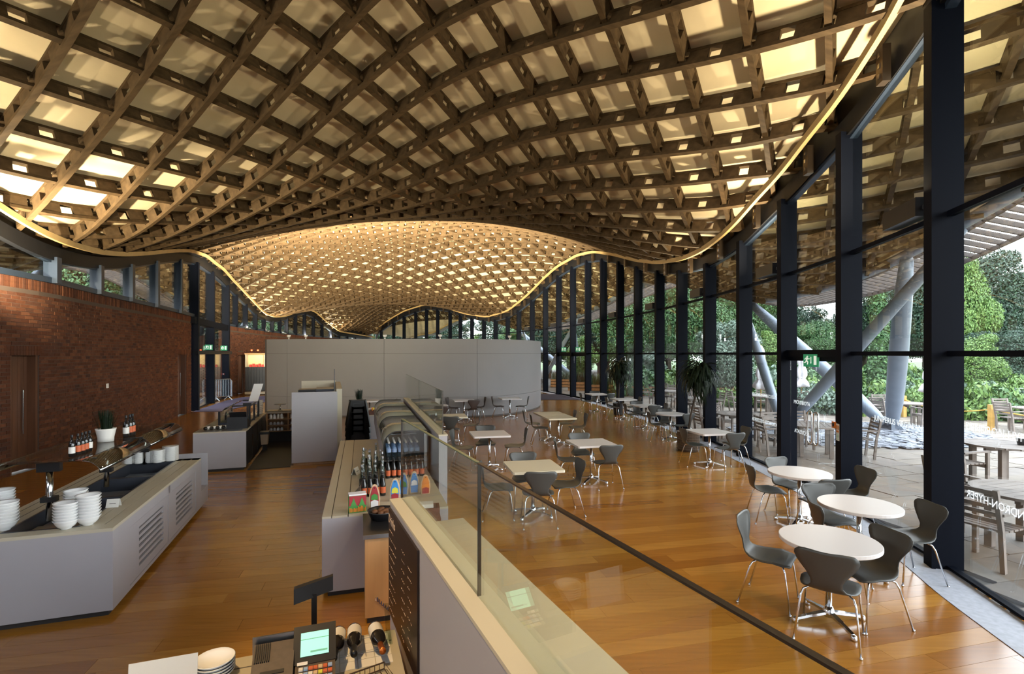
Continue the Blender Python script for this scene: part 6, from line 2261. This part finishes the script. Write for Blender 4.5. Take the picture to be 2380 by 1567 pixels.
# brick return wall seen outside through the entrance glass
m = MB()
for row in range(34):
    for k in range(19):
        x = -20.5 + .225*k + (row % 2)*.1125
        m.box(x, x + .215, 27.5 + .16*(x + 20.5) - .03, 27.5 + .16*(x + 20.5), row*.0755, row*.0755 + .065, tone=rs.random())
ow = m.build('bricks', 'brick', toned=True, kind='stuff')
m = MB(); m.hexa([(-20.6, 27.48, 0), (-16.1, 28.22, 0), (-16.1, 28.5, 0), (-20.6, 27.8, 0), (-20.6, 27.48, 2.6), (-16.1, 28.22, 2.6), (-16.1, 28.5, 2.6), (-20.6, 27.8, 2.6)])
wo = setting('wall_outer', m.build('wall_outer', 'mortar')); ow.parent = wo
# dark shuttered kiosk with a lit shelf behind the white wall end
sk = thing('shop_counter', 'dark shuttered kiosk with a lit shelf beyond the white wall', 'kiosk', (-15.4, 29.3, 0), .25)
for k in range(12):
    MB().box(.02 + .15*k, .16 + .15*k, -.02, .02, .25, 1.62).build('shutter_slat', 'black_plastic', sk)
MB().box(0, 1.85, .021, .5, .25, 1.62).build('carcass', 'black_plastic', sk)
MB().box(0, 1.85, -.1, .5, .05, .2).build('base', 'cream_laminate', sk)
MB().box(0, 1.85, .45, .5, 1.62, 2.35).build('back', 'shop_light', sk)
MB().box(0, .06, .0, .45, 1.62, 2.35).build('side', 'cream_laminate', sk)
MB().box(.95, 1.0, .2, .45, 1.62, 2.35).build('divider', 'cream_laminate', sk)
MB().box(-.02, 1.87, -.05, .5, 2.35, 2.42).build('hood', 'cabinet_wood', sk)
for k in range(5):
    c_ = K
    q = MB().box(-.06, .06, -.05, .05, 0, .14 + .05*(k % 2)).build('shop_box', 'red_plastic')
    ca, sa = math.cos(.25), math.sin(.25); lx, ly = .25 + .16*k, .2
    q.location = (-15.4 + lx*ca - ly*sa, 29.3 + lx*sa + ly*ca, 1.622); q.rotation_euler = (0, 0, .25)
    tag(q, 'small red packet on the lit kiosk shelf', 'packet', 'red packets on the kiosk shelf')
for k in range(2):
    q = MB().lathe([(.03, 0), (.045, .02), (.045, .06), (.03, .08)], 12).build('red_light', 'pilot_red', smooth=True)
    q.location = (-15.0 + .32*k, 29.25 + .08*k, 2.55); tag(q, 'small glowing red light above the kiosk hood, %s one' % ('nearer' if k == 0 else 'farther'), 'light')
    MB().box

# etched plant names on the glass (white lettering, some panes read from outside)
def etched(i, body, z, size, mirror, u0):
    a, b, t, n = bays_R[i]
    p = a + (b - a) * u0 + n * .012
    text_mesh('etched_lettering', body, size, 'etched', (*p, z), (PI/2, 0, math.atan2(t[1], t[0]) + PI), wall_right, mirror=mirror, depth=.0004)
etched(5, 'DENDRON-HYPERYTHRUM', 1.60, .115, False, .5)
etched(5, 'RHODODENDRON-HYPER', .90, .115, True, .5)
etched(6, 'JUNIPERUS VIRGINIANA', 1.46, .11, False, .42)
etched(8, 'MICROBIOTA DECUSSATA', 1.46, .10, False, .5)
etched(8, 'MICROBIOTA DECUSSATA', .90, .10, True, .5)
a, b, t, n = bays_R[7]
text_mesh('etched_lettering', 'MICROBIOTA', .10, 'etched', (*(a + (b-a)*.70 + n*.05), 1.46), (PI/2, 0, math.atan2(t[1], t[0]) + PI), d1, depth=.0004)
text_mesh('etched_lettering', 'DECUSSATA', .10, 'etched', (*(a + (b-a)*.70 + n*.05), .92), (PI/2, 0, math.atan2(t[1], t[0]) + PI), d1, mirror=True, depth=.0004)

# ------------------------------------------------------------------ lamps of the room
for k, p in enumerate(UPL):
    lamp('uplight_lamp', 'AREA', p, [300, 190, 90, 80, 60, 60, 60, 60][k], CREAM, aim=(p[0] - 1.6, p[1] + .3, p[2] + 3), size=.3, size_y=.1)
# small uplighters on the brick wall head
for k, Y in enumerate((1.0, 5.5, 9.0, 31, 35, 39, 44, 50)):
    s = Lc.sY(Y); p = Lc.at(s); t = Lc.tan(s); n = np.array([t[1], -t[0]]); q = p + n*.16
    r = thing('wall_uplighter', 'shallow black uplighter bracketed on the brick wall head, %s from the camera end' % ['first', 'second', 'third', 'fourth', 'fifth', 'sixth', 'seventh', 'eighth', 'ninth'][k], 'light fitting', (*q, 3.86), math.atan2(t[1], t[0]), 'uplighters on the brick wall head')
    MB().box(-.25, .25, -.07, .07, 0, .10).build('housing', 'black_plastic', r)
    MB().box(-.22, .22, -.05, .05, .101, .106).build('lens', 'lamp_lens', r)
    MB().box(-.03, .03, -.20, -.07, .07, .10).build('bracket', 'black_plastic', r)
    lamp('wall_uplight_lamp', 'AREA', (*q, 3.985), {1.0: 15, 5.5: 260, 9.0: 420}.get(Y, 380), CREAM, aim=(q[0] + 1.2, q[1] + .3, 6.5), size=.26, size_y=.1)
for p in SPOTS:
    lamp('floodlight_lamp', 'SPOT', p, 11000, (1, .89, .64), aim=(p[0] - 1.2, p[1] + 7, 8.5), size=.05, spot=2.0)
# two made-up floodlights out of view, added to brighten the laths along the eaves
for loc, aim, e, lb in (((-8.75, 8.2, 3.4), (-8.6, 13.5, 5.6), 3200, 'added unseen floodlight on a wall arm beside the picture edge'), ((-8.5, 6.6, 3.4), (-5.5, 9.0, 8.0), 420, 'added unseen floodlight on a wall arm nearer the camera')):
    r = thing('added_floodlight', lb, 'light fitting', loc)
    MB().lathe([(.05, -.10), (.09, -.03), (.09, .02)], 14).build('housing', 'black_plastic', r)
    MB().beam((0, 0, -.06), (float(Lc.X(loc[1])) - loc[0], 0, -.06), .03, .03).build('arm', 'black_plastic', r)
    lamp('floodlight_lamp', 'SPOT', (loc[0], loc[1], loc[2] + .05), e, CREAM, aim=aim, size=.06, spot=1.8)
# ceiling spotlight over the servery
r = thing('track_spotlight', 'spotlight hung from the roof over the near servery', 'light fitting', (-1.6, 1.2, 5.6))
MB().lathe([(.06, 0), (.08, .04), (.08, .18), (.02, .22)], 14).build('housing', 'black_plastic', r)
MB().tube([(0, 0, .2), (0, 0, 2.9)], .008, 6).build('rod', 'black_plastic', r)
lamp('spotlight_lamp', 'SPOT', (-1.6, 1.2, 5.55), 800, WARM, aim=(-.7, 2.5, 1.4), size=.05, spot=.85)
for k, (loc, aim, e, lb) in enumerate((((2.9, .9, 6.2), (2.9, 5.2, 0), 480, 'spotlight hung from the roof above the near dining tables'), ((4.0, 5.4, 6.35), (.6, 8.6, 0), 480, 'spotlight hung by the glazed wall over the dining floor'))):
    r = thing('track_spotlight', lb, 'light fitting', loc)
    MB().lathe([(.06, 0), (.08, .04), (.08, .18), (.02, .22)], 14).build('housing', 'black_plastic', r)
    MB().tube([(0, 0, .2), (0, 0, max(.3, float(surf(loc[0], loc[1])[0]) - loc[2] - .1))], .008, 6).build('rod', 'black_plastic', r)
    lamp('spotlight_lamp', 'SPOT', (loc[0], loc[1], loc[2] - .04), e, (1, .74, .42), aim=aim, size=.06, spot=1.5)
lamp('kiosk_lamp', 'POINT', (-14.8, 29.45, 2.2), 8, CREAM, size=.05)
for o in scene.objects:
    if o.type == 'MESH':
        pass
